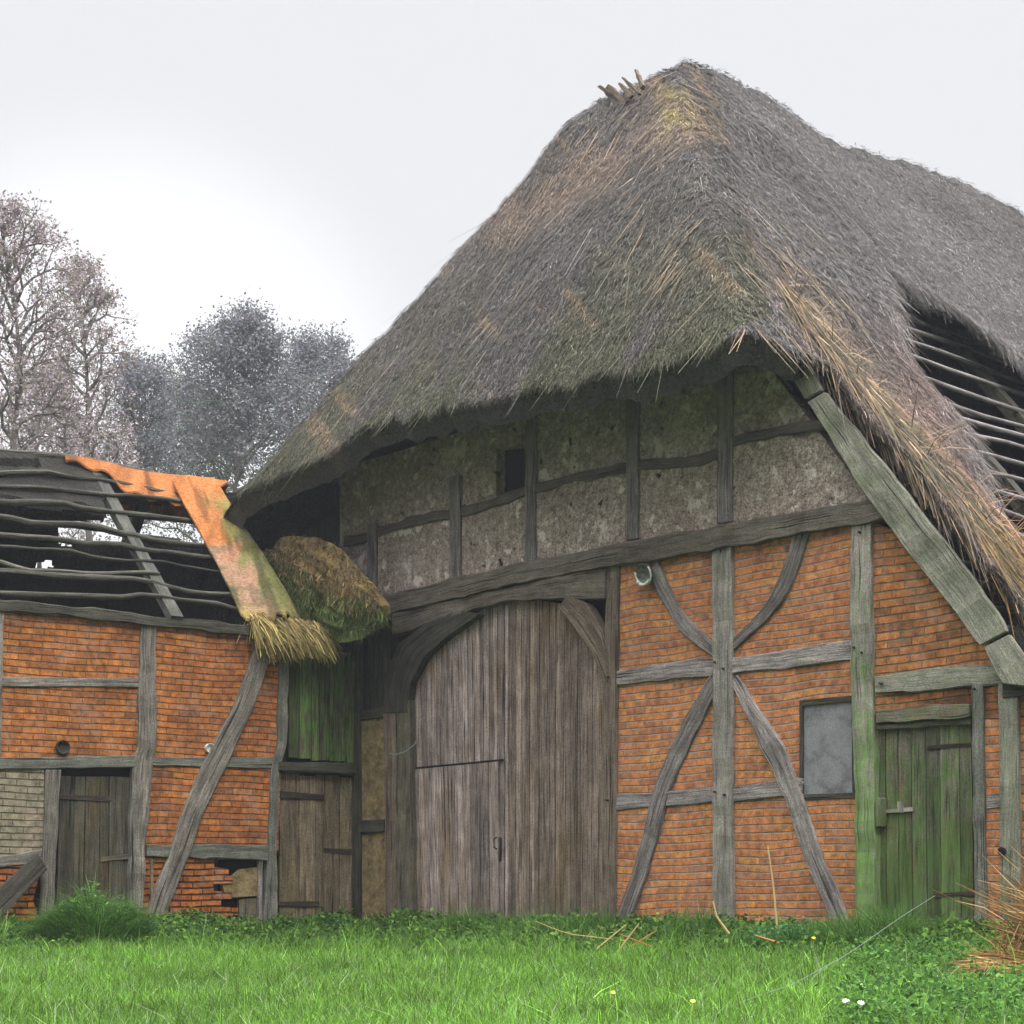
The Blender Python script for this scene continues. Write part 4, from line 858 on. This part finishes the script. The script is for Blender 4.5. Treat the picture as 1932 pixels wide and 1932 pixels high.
def straw_clump(name, parent, base_f, dir_f, n, length, wid, pal, seed, off=Vector((0, 0, 0)), curve=.05, mat=None):
    r = np.random.default_rng(seed); b = np.array([base_f(r) for _ in range(n)]); d = np.array([dir_f(r) for _ in range(n)]); d /= np.linalg.norm(d, axis=1)[:, None]
    sid = np.cross(d, r.normal(0, 1, (n, 3))); sid /= np.linalg.norm(sid, axis=1)[:, None]; L = r.uniform(*length, n)[:, None]; W = r.uniform(*wid, n)[:, None]
    cv = sid*0+r.normal(0, curve, (n, 3)); mid = b+d*L*.5+cv*.4; tip = b+d*L+cv-np.array([0, 0, 1])*L*.12
    V = np.stack([b-sid*W, b+sid*W, mid+sid*W, mid-sid*W, tip+sid*W*.3, tip-sid*W*.3], 1).reshape(-1, 3)-np.array(off)
    i = np.arange(n)*6; Q = np.concatenate([np.stack([i, i+1, i+2, i+3], -1), np.stack([i+3, i+2, i+4, i+5], -1)])
    c = np.array(pal)[r.integers(0, len(pal), n)]*np.exp(r.normal(0, .3, n))[:, None]
    return mesh_np(name, V, Q, mat or M_straw, parent, col=np.repeat(c, 6, 0))
PYEL = [(.42, .33, .12), (.50, .40, .17), (.28, .22, .08), (.38, .28, .14), (.20, .17, .07)]
e0 = SF(474, 1166, .22); e1 = SF(606, 1182, .20)
o = straw_clump('straw_fringe', tarp, lambda r: tuple(e0.lerp(e1, r.random())+Vector((0, r.uniform(-.05, .15), r.uniform(-.06, .06)))), lambda r: (r.normal(.30, .2), -.45+r.normal(0, .15), -.7), 2600, (.12, .45), (.003, .007), PYEL, 5, off_t); tag(o, kind='stuff')

# --- clump of old thatch lying against the gable, between sheet and tie beam
bc = F(600, 1110, .55); bun = tag(empty('thatch_clump', M=MB @ Matrix.Translation(bc)), 'rounded clump of brown thatch wedged between the orange sheet and the arched door', 'thatch clump')
def bcol(V):
    n1 = fbm(V[:, 0]*6, V[:, 2]*6, 111, 4); n2 = fbm(V[:, 0]*20, V[:, 2]*8, 112, 3)
    c = np.array([.34, .235, .10])*(.45+1.1*n2)[:, None]; c = np.where((n1 > .58)[:, None], c*.6+np.array([.40, .27, .20])*.4, c)*1.0
    gz = np.clip((-.02-V[:, 2]-(V[:, 0]*.25)+(n1-.5)*.3)*6, 0, 1)[:, None]
    return c*(1-gz*.8)+np.array([.10, .17, .05])*(.5+n2)[:, None]*gz*.8
# outline on the gable plane, bulging outwards
up_u = [(508, 1040), (522, 1022), (560, 1010), (600, 1012), (640, 1035), (676, 1066), (706, 1100), (730, 1140)]
lo_u = [(508, 1044), (530, 1085), (560, 1125), (590, 1165), (606, 1186), (645, 1198), (690, 1188), (730, 1162)]
UP = [F(u, v, .5)-bc for u, v in up_u]; LO = [F(u, v, .5)-bc for u, v in lo_u]
def bpts(a, b):
    i = a*7; k = min(6, int(i)); f = i-k; p = UP[k].lerp(UP[k+1], f).lerp(LO[k].lerp(LO[k+1], f), b); r_ = .07*math.sin(math.pi*min(1, b*.9+.05))**.6*min(1, math.sin(math.pi*(a*.8+.1))*1.3)
    return (p.x, p.y-r_+.12*(float(vnoise(a*9, b*9, 115))-.5), p.z)
sheet('straw_mass', bpts, 60, 44, .10, M_thatch, bun, bcol, .03, 6)
PG = [(.09, .14, .04), (.13, .18, .05), (.06, .09, .03), (.20, .20, .08)]
o = straw_clump('mossy_strands', bun, lambda r: (lambda p: (p[0], p[1]-.01, p[2]))(bpts(r.random(), .45+.55*r.random())), lambda r: (.5+r.normal(0, .2), -.12+r.normal(0, .2), -.75), 3500, (.04, .11), (.003, .007), PG, 81); tag(o, kind='stuff')
PB = [(.42, .32, .13), (.22, .15, .08), (.15, .11, .06), (.28, .20, .10), (.10, .08, .05), (.26, .17, .12), (.10, .13, .05)]
o = straw_clump('straw_strands', bun, lambda r: bpts(r.random()*.95, r.random()*.8)[:1]+(bpts(.5, .5)[1]-.02*r.random(),)+(0,) if False else (lambda p: (p[0], p[1]-.01, p[2]))(bpts(r.random()*.95, r.random()*.62)), lambda r: (.55+r.normal(0, .12), -.12+r.normal(0, .12), -.75), 2200, (.04, .14), (.003, .007), PB, 8); tag(o, kind='stuff')

# plank leaning on the wing
pl = tag(empty('leaning_plank', M=MW @ Matrix.Translation(G(40, 1680, .2))), 'dark grey plank leaning against the post left of the dark stable door', 'plank')
po = G(40, 1680, .2); g = Geo(); A = []; B = []; Cc = []; D = []
for i in range(12):
    f = i/11; a = G(-60, 1725, .30).lerp(G(70, 1612, .14), f)-po; b_ = G(-60, 1792, .30).lerp(G(88, 1640, .14), f)-po; h = Vector((0, .03, 0)); A.append(a-h); B.append(b_-h); Cc.append(b_+h); D.append(a+h)
g.strip(A, B, Cc, D, 1.3); g.build('board', M_dark, pl)

# ------------------------------------------------------------------ grass, weeds and plants
def Wp(u, v, Y): return Vector(((u-966)/FPX*Y, Y, EYE+(HOR-v)/FPX*Y))
def on_ground(u, v):
    """where the ray of a frame point meets the ground"""
    lo = 6.0
    for k in range(400):
        Yy = 6+k*.05; x = (u-966)/FPX*Yy; z = EYE+(HOR-v)/FPX*Yy
        if z <= float(ground_z(x, Yy)): return Vector((x, Yy, float(ground_z(x, Yy))))
    return Vector(((u-966)/FPX*18, 18, float(ground_z((u-966)/FPX*18, 18))))
def infront(x, y, m=0.0):
    df = (x-P0.x)*nB.x+(y-P0.y)*nB.y; dw = -((x-P1.x)*iW.x+(y-P1.y)*iW.y); return np.minimum(df, dw) > m
def blades(name, x, y, L, W, col, lean=.5, seed=0, parent=None, zoff=0, mat=None, curl=.6, org=(0, 0, 0)):
    r = np.random.default_rng(seed); n = len(x); z = ground_z(x, y)-.01+zoff; a = r.uniform(0, 2*math.pi, n); ln = np.abs(r.normal(0, lean, n)); d = np.stack([np.cos(a)*ln, np.sin(a)*ln, np.ones(n)], -1); d /= np.linalg.norm(d, axis=1)[:, None]
    f = a+r.normal(1.57, .6, n); sd = np.stack([np.cos(f), np.sin(f), np.zeros(n)], -1)*W[:, None]; b = np.stack([x, y, z], -1); L = L[:, None]
    hz = np.stack([np.cos(a), np.sin(a), -.35*np.ones(n)], -1)*L*curl*r.random((n, 1))
    m1 = b+d*L*.55+hz*.2; tp = b+d*L+hz
    V = np.stack([b-sd, b+sd, m1+sd*.8, m1-sd*.8, tp+sd*.15, tp-sd*.15], 1).reshape(-1, 3)-np.array(org); i = np.arange(n)*6
    Q = np.concatenate([np.stack([i, i+1, i+2, i+3], -1), np.stack([i+3, i+2, i+4, i+5], -1)])
    return mesh_np(name, V, Q, mat or M_blade, parent, col=np.repeat(col, 6, 0))
n = 330000; yy = 7.5+14.5*rng.random(n)**.9; xx = (rng.random(n)*2-1)*(yy*.305+.3); k = infront(xx, yy, .02); xx, yy = xx[k], yy[k]; n = len(xx)
pt = fbm(xx*1.3, yy*1.3, 121, 3); g1_ = fbm(xx*5, yy*5, 122, 3)
base = np.array([.12, .245, .035])*(.45+1.1*pt)[:, None]*np.exp(rng.normal(0, .45, n))[:, None]; ye = (rng.random(n) < .06)[:, None]; base = np.where(ye, base*.3+np.array([.42, .50, .32])*.7, base)
df = (xx-P0.x)*nB.x+(yy-P0.y)*nB.y; dw = -((xx-P1.x)*iW.x+(yy-P1.y)*iW.y); DD_ = np.minimum(df, dw)
lng = rng.random(n) < .035
o = blades('grass', xx, yy, (.05+.13*g1_)*rng.uniform(.5, 1.5, n)*np.where(lng, 2.1, 1), rng.uniform(.0018, .0045, n), base, .8, 1); tag(o, 'short bright green meadow grass in front of the barn', 'grass', kind='stuff')

def leaves(name, cx, cy, cz, n_each, spread, size, pal, seed, parent=None, org=(0, 0, 0), up=.6, mat=None):
    """leafy stems: every centre gets n_each leaves (rhombic, folded a little)"""
    r = np.random.default_rng(seed); m = len(cx); c = np.repeat(np.stack([cx, cy, cz], -1), n_each, 0); n = len(c)
    c = c+r.normal(0, 1, (n, 3))*np.array(spread); a = r.uniform(0, 2*math.pi, n); el = r.normal(.1, .5, n)
    d = np.stack([np.cos(a)*np.cos(el), np.sin(a)*np.cos(el), np.sin(el)], -1); nn = np.stack([r.normal(0, .5, n), r.normal(-.2, .5, n), np.ones(n)*up], -1); sd = np.cross(d, nn); sd /= np.linalg.norm(sd, axis=1)[:, None]
    s = r.uniform(*size, n)[:, None]; V = np.stack([c, c+d*s*.5+sd*s*.32, c+d*s, c+d*s*.5-sd*s*.32], 1).reshape(-1, 3)-np.array(org); Q = np.arange(4*n).reshape(-1, 4)
    col = np.array(pal)[r.integers(0, len(pal), n)]*np.exp(r.normal(0, .3, n))[:, None]
    return mesh_np(name, V, Q, mat or M_leaf, parent, col=np.repeat(col, 4, 0))
# weeds along the walls
n = 9000; t_ = rng.random(n); m_ = 5200
sx = rng.uniform(-2.0, 7.5, m_); dd = np.abs(rng.normal(0, .55, m_))+.05; pw = np.array([(MB @ Vector((a, -b_, 0)))[:2] for a, b_ in zip(sx, dd)])
sx2 = rng.uniform(-5.8, -.1, n-m_); dd2 = np.abs(rng.normal(0, .55, n-m_))+.05; pw2 = np.array([(MW @ Vector((a, -b_, 0)))[:2] for a, b_ in zip(sx2, dd2)])
pw = np.concatenate([pw, pw2]); dd = np.concatenate([dd, dd2]); k = infront(pw[:, 0], pw[:, 1], .03); pw = pw[k]; dd = dd[k]
hh = (.0+.36*fbm(pw[:, 0]*1.6, pw[:, 1]*1.6, 131, 3)*np.exp(-dd*.9))*rng.uniform(.3, 1.1, len(dd))
WP = [(.075, .165, .03), (.11, .21, .035), (.05, .11, .025), (.14, .25, .05), (.06, .12, .035)]
tag(leaves('weeds', pw[:, 0], pw[:, 1], ground_z(pw[:, 0], pw[:, 1])+hh, 9, (.05, .05, .035), (.03, .075), WP, 9), 'low leafy weeds growing along the foot of the walls', 'weeds', kind='stuff')
# taller rank grass among the weeds
n = 60000; a_ = rng.uniform(-2, 7.5, n); b_ = np.abs(rng.normal(0, .38, n))+.04; M3 = np.array(MB); qx = M3[0, 0]*a_-M3[0, 1]*b_+M3[0, 3]; qy = M3[1, 0]*a_-M3[1, 1]*b_+M3[1, 3]
a2 = rng.uniform(-5.8, -.1, n//2); b2_ = np.abs(rng.normal(0, .38, n//2))+.04; M3 = np.array(MW); qx = np.append(qx, M3[0, 0]*a2-M3[0, 1]*b2_+M3[0, 3]); qy = np.append(qy, M3[1, 0]*a2-M3[1, 1]*b2_+M3[1, 3])
k = infront(qx, qy, .03) & (fbm(qx*1.7, qy*1.7, 141, 3) > .46); qx, qy = qx[k], qy[k]; n = len(qx); hm = fbm(qx*1.7, qy*1.7, 141, 3)
pal_ = np.array([(.09, .2, .04), (.13, .27, .05), (.05, .12, .03), (.16, .29, .09), (.28, .30, .14)]); cc_ = pal_[rng.choice(5, n, p=[.3, .3, .22, .14, .04])]*np.exp(rng.normal(0, .35, n))[:, None]
tag(blades('rank_grass', qx, qy, (.05+1.25*(hm-.44))*rng.uniform(.35, 1.1, n), rng.uniform(.002, .004, n), cc_, .45, 14, curl=.9), 'taller dark grass in uneven tufts along the wall foot', 'grass', kind='stuff')
# patch of clover-like weeds at lower right
n = 3500; px_ = rng.uniform(1600, 1960, n); py_ = rng.uniform(1770, 1960, n); gp = np.array([tuple(on_ground(a, b_)) for a, b_ in zip(px_[:900], py_[:900])])
tag(leaves('clover_patch', gp[:, 0], gp[:, 1], gp[:, 2]+.07+.06*fbm(gp[:, 0]*4, gp[:, 1]*4, 133, 2), 14, (.07, .09, .03), (.02, .05), [(.08, .19, .035), (.11, .23, .045), (.05, .12, .03)], 10), 'broad-leaved weeds in the grass at lower right', 'weeds', kind='stuff')

def tussock(u, v, rad, h, n, name, label, seed, pal=((.12, .27, .05), (.17, .33, .07), (.08, .2, .04)), leafy=0, flat=1):
    c = on_ground(u, v); r = np.random.default_rng(seed); a = r.uniform(0, 6.28, n); q = np.sqrt(r.random(n))*rad; x = c.x+np.cos(a)*q*1.3; y = c.y+np.sin(a)*q*flat
    root = tag(empty(name, c), label, 'plant')
    col = np.array(pal)[r.integers(0, len(pal), n)]*np.exp(r.normal(0, .3, n))[:, None]; prof = np.sqrt(np.clip(1-(q/rad)**2, 0.05, 1))*(.45+1.1*fbm(x*5, y*5, seed, 2))
    z0 = prof*h*r.random(n)*.75
    o = blades('stems', x, y, h*r.uniform(.25, .8, n)*(.5+.5*prof), r.uniform(.002, .004, n), col, .75, seed, root, zoff=z0, curl=1.0, org=tuple(c))
    if leafy: leaves('leaves', x[:leafy], y[:leafy], ground_z(x[:leafy], y[:leafy])+prof[:leafy]*h*r.uniform(.3, 1, leafy), 8, (.04, .04, .03), (.02, .05), pal, seed+1, root, tuple(c))
    return root
tussock(175, 1782, .42, .48, 9000, 'grass_tussock', 'tall bushy green tussock in front of the dark stable door at the left', 21, leafy=700, pal=((.09, .2, .045), (.14, .27, .06), (.055, .13, .035)))
tussock(1052, 1757, .26, .33, 4500, 'weed_clump', 'bluish green weed clump standing before the right leaf of the arched door', 22, ((.07, .17, .06), (.10, .22, .08), (.05, .12, .05)), 500)
tussock(1250, 1765, .35, .16, 3000, 'weed_clump', 'low weed clump with dry stalks under the left end of the brick wall', 23, ((.07, .18, .05), (.11, .24, .07), (.05, .12, .04)), 400)
tussock(640, 1765, .35, .16, 3000, 'weed_clump', 'low leafy clump in front of the tan plank door', 24, ((.07, .18, .05), (.11, .24, .07), (.05, .12, .04)), 500)
tussock(1500, 1790, .40, .20, 4000, 'weed_clump', 'feathery green clump in front of the foot of the right brace', 25, ((.09, .22, .07), (.13, .28, .09), (.06, .14, .05)), 300)
tussock(1760, 1775, .40, .16, 3500, 'weed_clump', 'bright green leafy clump below the threshold of the mossy side door', 26, ((.09, .27, .05), (.13, .33, .06), (.06, .17, .04)), 900)

# dry stalks
def stalk(pts, r_, label, Y, col, grp=None):
    P = [Wp(u, v, Y) for u, v in pts]; c = P[-1].copy(); g = Geo(); g.tube(resample([p-c for p in P], 8), r_*.5, r_, 5)
    o = tag(g.build('dry_stalk', col, None), label, 'stalk', grp); o.location = c; return o
m, t, b = mat_new('dry_straw', .8); M_dry = m; b.inputs['Base Color'].default_value = (.50, .36, .17, 1)
m, t, b = mat_new('dry_straw_brown', .8); M_dry2 = m; b.inputs['Base Color'].default_value = (.40, .20, .07, 1)
stalk([(1448, 1595), (1458, 1660), (1470, 1790)], .013, 'tall tan dry stalk standing before the brick wall right of the centre post', 15.9, M_dry)
stalk([(1182, 1744), (1126, 1790)], .008, 'shorter green-tan straw leaning at the door post foot', 16.3, M_dry)
stalk([(1206, 1742), (1154, 1810)], .009, 'longer green-tan straw leaning at the door post foot', 16.2, M_dry)
stalk([(1168, 1762), (1240, 1790)], .008, 'orange straw lying low below the left brace, falling to the right', 16.2, M_dry2)
stalk([(1238, 1756), (1190, 1786)], .008, 'orange straw lying low below the left brace, falling to the left', 16.2, M_dry2)
stalk([(1010, 1738), (1070, 1762), (1180, 1775)], .006, 'thin bent straw in front of the right door leaf', 16.8, M_dry)
stalk([(1345, 1700), (1352, 1730), (1375, 1762)], .014, 'pale splintered stick at the foot of the centre post', 15.6, M_dry)
stalk([(1425, 1765), (1470, 1780)], .016, 'orange-brown straw lying at the foot of the tall stalk', 15.5, M_dry2)

# straw heap at the right edge
hc = on_ground(1925, 1850); heap = tag(empty('straw_heap', hc), 'heap of fallen orange-brown straw at the right edge of the grass', 'straw heap')
PH = [(.34, .19, .07), (.25, .14, .05), (.40, .26, .10), (.14, .085, .035), (.30, .21, .10)]
def hb(r):
    x = r.uniform(-.15, 1.0); y = r.uniform(-.5, .5); return (x, y, r.random()*.18*max(.1, 1-((x-.35)/.9)**2)*max(.1, 1-(y/.6)**2)+.02)
tag(straw_clump('straw_pile', heap, hb, lambda r: (-1+r.normal(0, .3), r.normal(0, .5), r.normal(.05, .22)), 2600, (.12, .4), (.003, .007), PH, 31, curve=.04), kind='stuff')
# bundle hanging and leaning above it
b0 = Wp(2040, 1740, 12.6)-hc
def lb(r): f = r.random(); return (b0.x+r.normal(0, .16), b0.y+r.normal(0, .15), b0.z+r.normal(0, .12)-.12)
tag(straw_clump('leaning_straw', heap, lb, lambda r: (-1, r.normal(0, .25), .75+r.normal(0, .22)), 260, (.25, .8), (.003, .006), PH, 32, curve=.06), kind='stuff')
tag(straw_clump('hanging_straw', heap, lambda r: (b0.x-.15+r.normal(0, .18), b0.y+r.normal(0, .15), b0.z+r.normal(0, .12)-.05), lambda r: (r.normal(-.05, .3), r.normal(0, .2), -1), 700, (.2, .6), (.003, .006), PH, 33, curve=.06), kind='stuff')

# fence wire sagging through the grass, wire end on the door post
P = [Wp(1764, 1690, 14.6), Wp(1700, 1730, 14.0), Wp(1600, 1800, 13.0), Wp(1500, 1855, 12.2), Wp(1400, 1890, 11.5), Wp(1290, 1935, 10.8), Wp(1200, 1990, 10.2)]
g = Geo(); c = P[2].copy(); g.tube(resample([p-c for p in P], 30), .0022, .0022, 5); o = tag(g.build('fence_wire', M_wire), 'thin pale wire running down from the mossy side door through the grass', 'wire'); o.location = c
P = [F(736, 1421, .12), F(746, 1424, .14), F(765, 1418, .15), F(783, 1404, .13), F(789, 1391, .1)]; c = P[2].copy()
g = Geo(); g.tube(resample([p-c for p in P], 14), .007, .007, 5); o = tag(g.build('wire_end', M_wire), 'short white wire looped from the post to the arched door', 'wire'); o.matrix_world = MB @ Matrix.Translation(c)

# flowers
m, t, b = mat_new('petal_yellow', .6); M_py = m; b.inputs['Base Color'].default_value = (.75, .70, .08, 1)
m, t, b = mat_new('petal_white', .6); M_pw = m; b.inputs['Base Color'].default_value = (.8, .82, .78, 1)
def flower(u, v, mt, label, s=.02):
    c = on_ground(u, v); root = tag(empty('flower', c), label, 'flower', 'small flowers in the grass'); g = Geo()
    n = 9; ctr = Vector((0, 0, .15)); tl = Vector((0, -.5, .85)).normalized(); a_ = Vector((1, 0, 0)); b_ = tl.cross(a_)
    for k in range(n):
        t0 = 2*math.pi*k/n; dr = a_*math.cos(t0)+b_*math.sin(t0); sd = a_*-math.sin(t0)+b_*math.cos(t0); q = [ctr, ctr+dr*s*.6+sd*s*.3, ctr+dr*s+tl*s*.15, ctr+dr*s*.6-sd*s*.3]
        i = len(g.v); g.v += q; g.t += [1]*4; g.f.append((i, i+1, i+2, i+3)); g.uv.append([(0, 0)]*4)
    g.build('petals', mt, root); g = Geo(); g.tube([Vector((0, .01, 0)), ctr], .002, .002, 4); g.build('stem', M_dry, root)
flower(1535, 1803, M_py, 'yellow flower farthest back, below the right brace'); flower(1157, 1915, M_py, 'yellow flower nearer the middle of the frame'); flower(1307, 1936, M_py, 'yellow flower at the bottom edge right of the middle')
flower(1622, 1902, M_pw, 'white flower in the grass below the mossy side door', .022); flower(1596, 1940, M_pw, 'white flower left of the pair at the bottom right', .024); flower(1625, 1942, M_pw, 'white flower right of the pair at the bottom right', .024)

# ------------------------------------------------------------------ trees behind
def tree(u, Y, vtop, rad_px, vlow, nl, leafsz, label, seed, pal, depth=7, stems=2, off=.10, ang=.42):
    """forking tree: stems that divide again and again, leaves sitting along the thin twigs"""
    r = np.random.default_rng(seed); rd = rad_px/FPX*Y; x0 = (u-966)/FPX*Y; H = EYE+(HOR-vtop)/FPX*Y-1.2; hl = EYE+(HOR-vlow)/FPX*Y-1.2
    root = tag(empty('tree', (x0, Y, 1.2)), label, 'tree', 'trees behind the wing'); segs = []
    def grow(p, d, L, k):
        m_ = p+d*L*.5+Vector(tuple(r.normal(0, .07, 3)))*L; d2 = (d+Vector(tuple(r.normal(0, .2, 3)))+Vector((0, 0, .10))).normalized(); q = m_+d2*L*.5; segs.append((p, m_, q, k))
        if k == 0: return
        n = 3 if r.random() < .45 else 2; ph = r.uniform(0, 6.28)
        for i in range(n):
            a = d2.orthogonal().normalized(); a.rotate(Matrix.Rotation(ph+i*6.28/n+r.normal(0, .3), 3, d2)); sp = ang*r.uniform(.4, 1.4)
            grow(q, (d2+a*sp).normalized(), L*r.uniform(.66, .88), k-1)
    lead = [Vector((.10*rd*math.sin(f*7+seed)+.06*rd*math.sin(f*17), .1*rd*math.cos(f*6), H*.95*f)) for f in np.linspace(0, 1, 24)]
    tg = Geo(); L = []; tg.tube(lead, .011*H, .012, 7); rad = lambda k: .0052*1.7**k*H/14
    for i in range(stems):
        f = (i+.5*r.random())/stems; h = hl+(H*.95-hl)*f; pr = math.sqrt(max(.08, 1-((f-.36)/.68)**2)); a = i*2.4+r.normal(0, .3)
        p = lead[0].lerp(lead[0], 0); k0 = h/(H*.95)*23; kk = min(22, int(k0)); p = lead[kk].lerp(lead[kk+1], k0-kk)
        grow(p, Vector((math.cos(a), math.sin(a), .55+.9*f)).normalized(), rd*.36*pr*r.uniform(.75, 1.2), depth)
    for p, m_, q, k in segs:
        tg.tube([p, m_, q], rad(k), rad(k)*.72, 4 if k < 3 else 5)
        if k <= 2: L.append([tuple(p), tuple(q)])
    tg.build('trunk', M_bark, root); L = np.array(L); k = r.integers(0, len(L), nl); f = r.random((nl, 1)); c = L[k, 0]*(1-f)+L[k, 1]*f+r.normal(0, off, (nl, 3))
    leaves('crown', c[:, 0], c[:, 1], c[:, 2], 1, (.01, .01, .01), leafsz, pal, seed+5, root, up=.2, mat=M_treeleaf); return root
TP = [(.34, .28, .28), (.42, .34, .39), (.22, .19, .18), (.44, .34, .40), (.30, .29, .22)]  # leaf colours kept pale so the colour itself carries the distance fade
TG = [(.165, .175, .19), (.21, .22, .25), (.13, .15, .14), (.25, .22, .27)]
tree(20, 38, 360, 160, 960, 9000, (.05, .10), 'tallest sparse tree at the left edge of the picture', 41, TP, 4, 30, .10, .75)
tree(165, 44, 455, 120, 960, 8500, (.05, .11), 'slender sparse tree right of the tallest tree', 42, TP, 4, 26, .12, .75)
tree(75, 48, 690, 170, 1120, 11000, (.06, .11), 'low tree between the tallest tree and the slender tree', 48, TP, 4, 22, .14, .75)
tree(270, 50, 660, 110, 1000, 13000, (.05, .11), 'small dense tree between the slender tree and the round tree', 43, TG, 4, 24, .16, .75)
tree(455, 56, 598, 150, 930, 24000, (.06, .13), 'round-crowned tree right of the small dense tree, left of the thatched roof', 44, TG, 4, 34, .2, .8)
tree(600, 60, 635, 130, 950, 20000, (.06, .13), 'tree partly hidden by the left slope of the thatched roof', 45, TG, 4, 26, .2, .8)
tree(370, 62, 760, 200, 1085, 24000, (.06, .14), 'low broad green tree seen behind the orange sheet', 47, [(.10, .15, .09), (.14, .18, .12), (.16, .18, .15)], 4, 30, .25, .8)
# ------------------------------------------------------------------ thin volume added to imitate a pale flare veil
g = Geo(); boxg(g, -60, 60, -3, 90, -2, 30)
m = bpy.data.materials.new('flare_volume'); m.use_nodes = True; t = m.node_tree; t.nodes.remove(t.nodes['Principled BSDF'])
pv = N(t, 'ShaderNodeVolumePrincipled'); pv.inputs['Color'].default_value = (.86, .89, 1, 1); pv.inputs['Density'].default_value = .0010; pv.inputs['Anisotropy'].default_value = .3
t.links.new(pv.outputs[0], t.nodes['Material Output'].inputs['Volume'])
tag(g.build('flare_veil', m), 'thin pale blue veil added over the whole yard to imitate flare', 'flare_veil', kind='stuff')
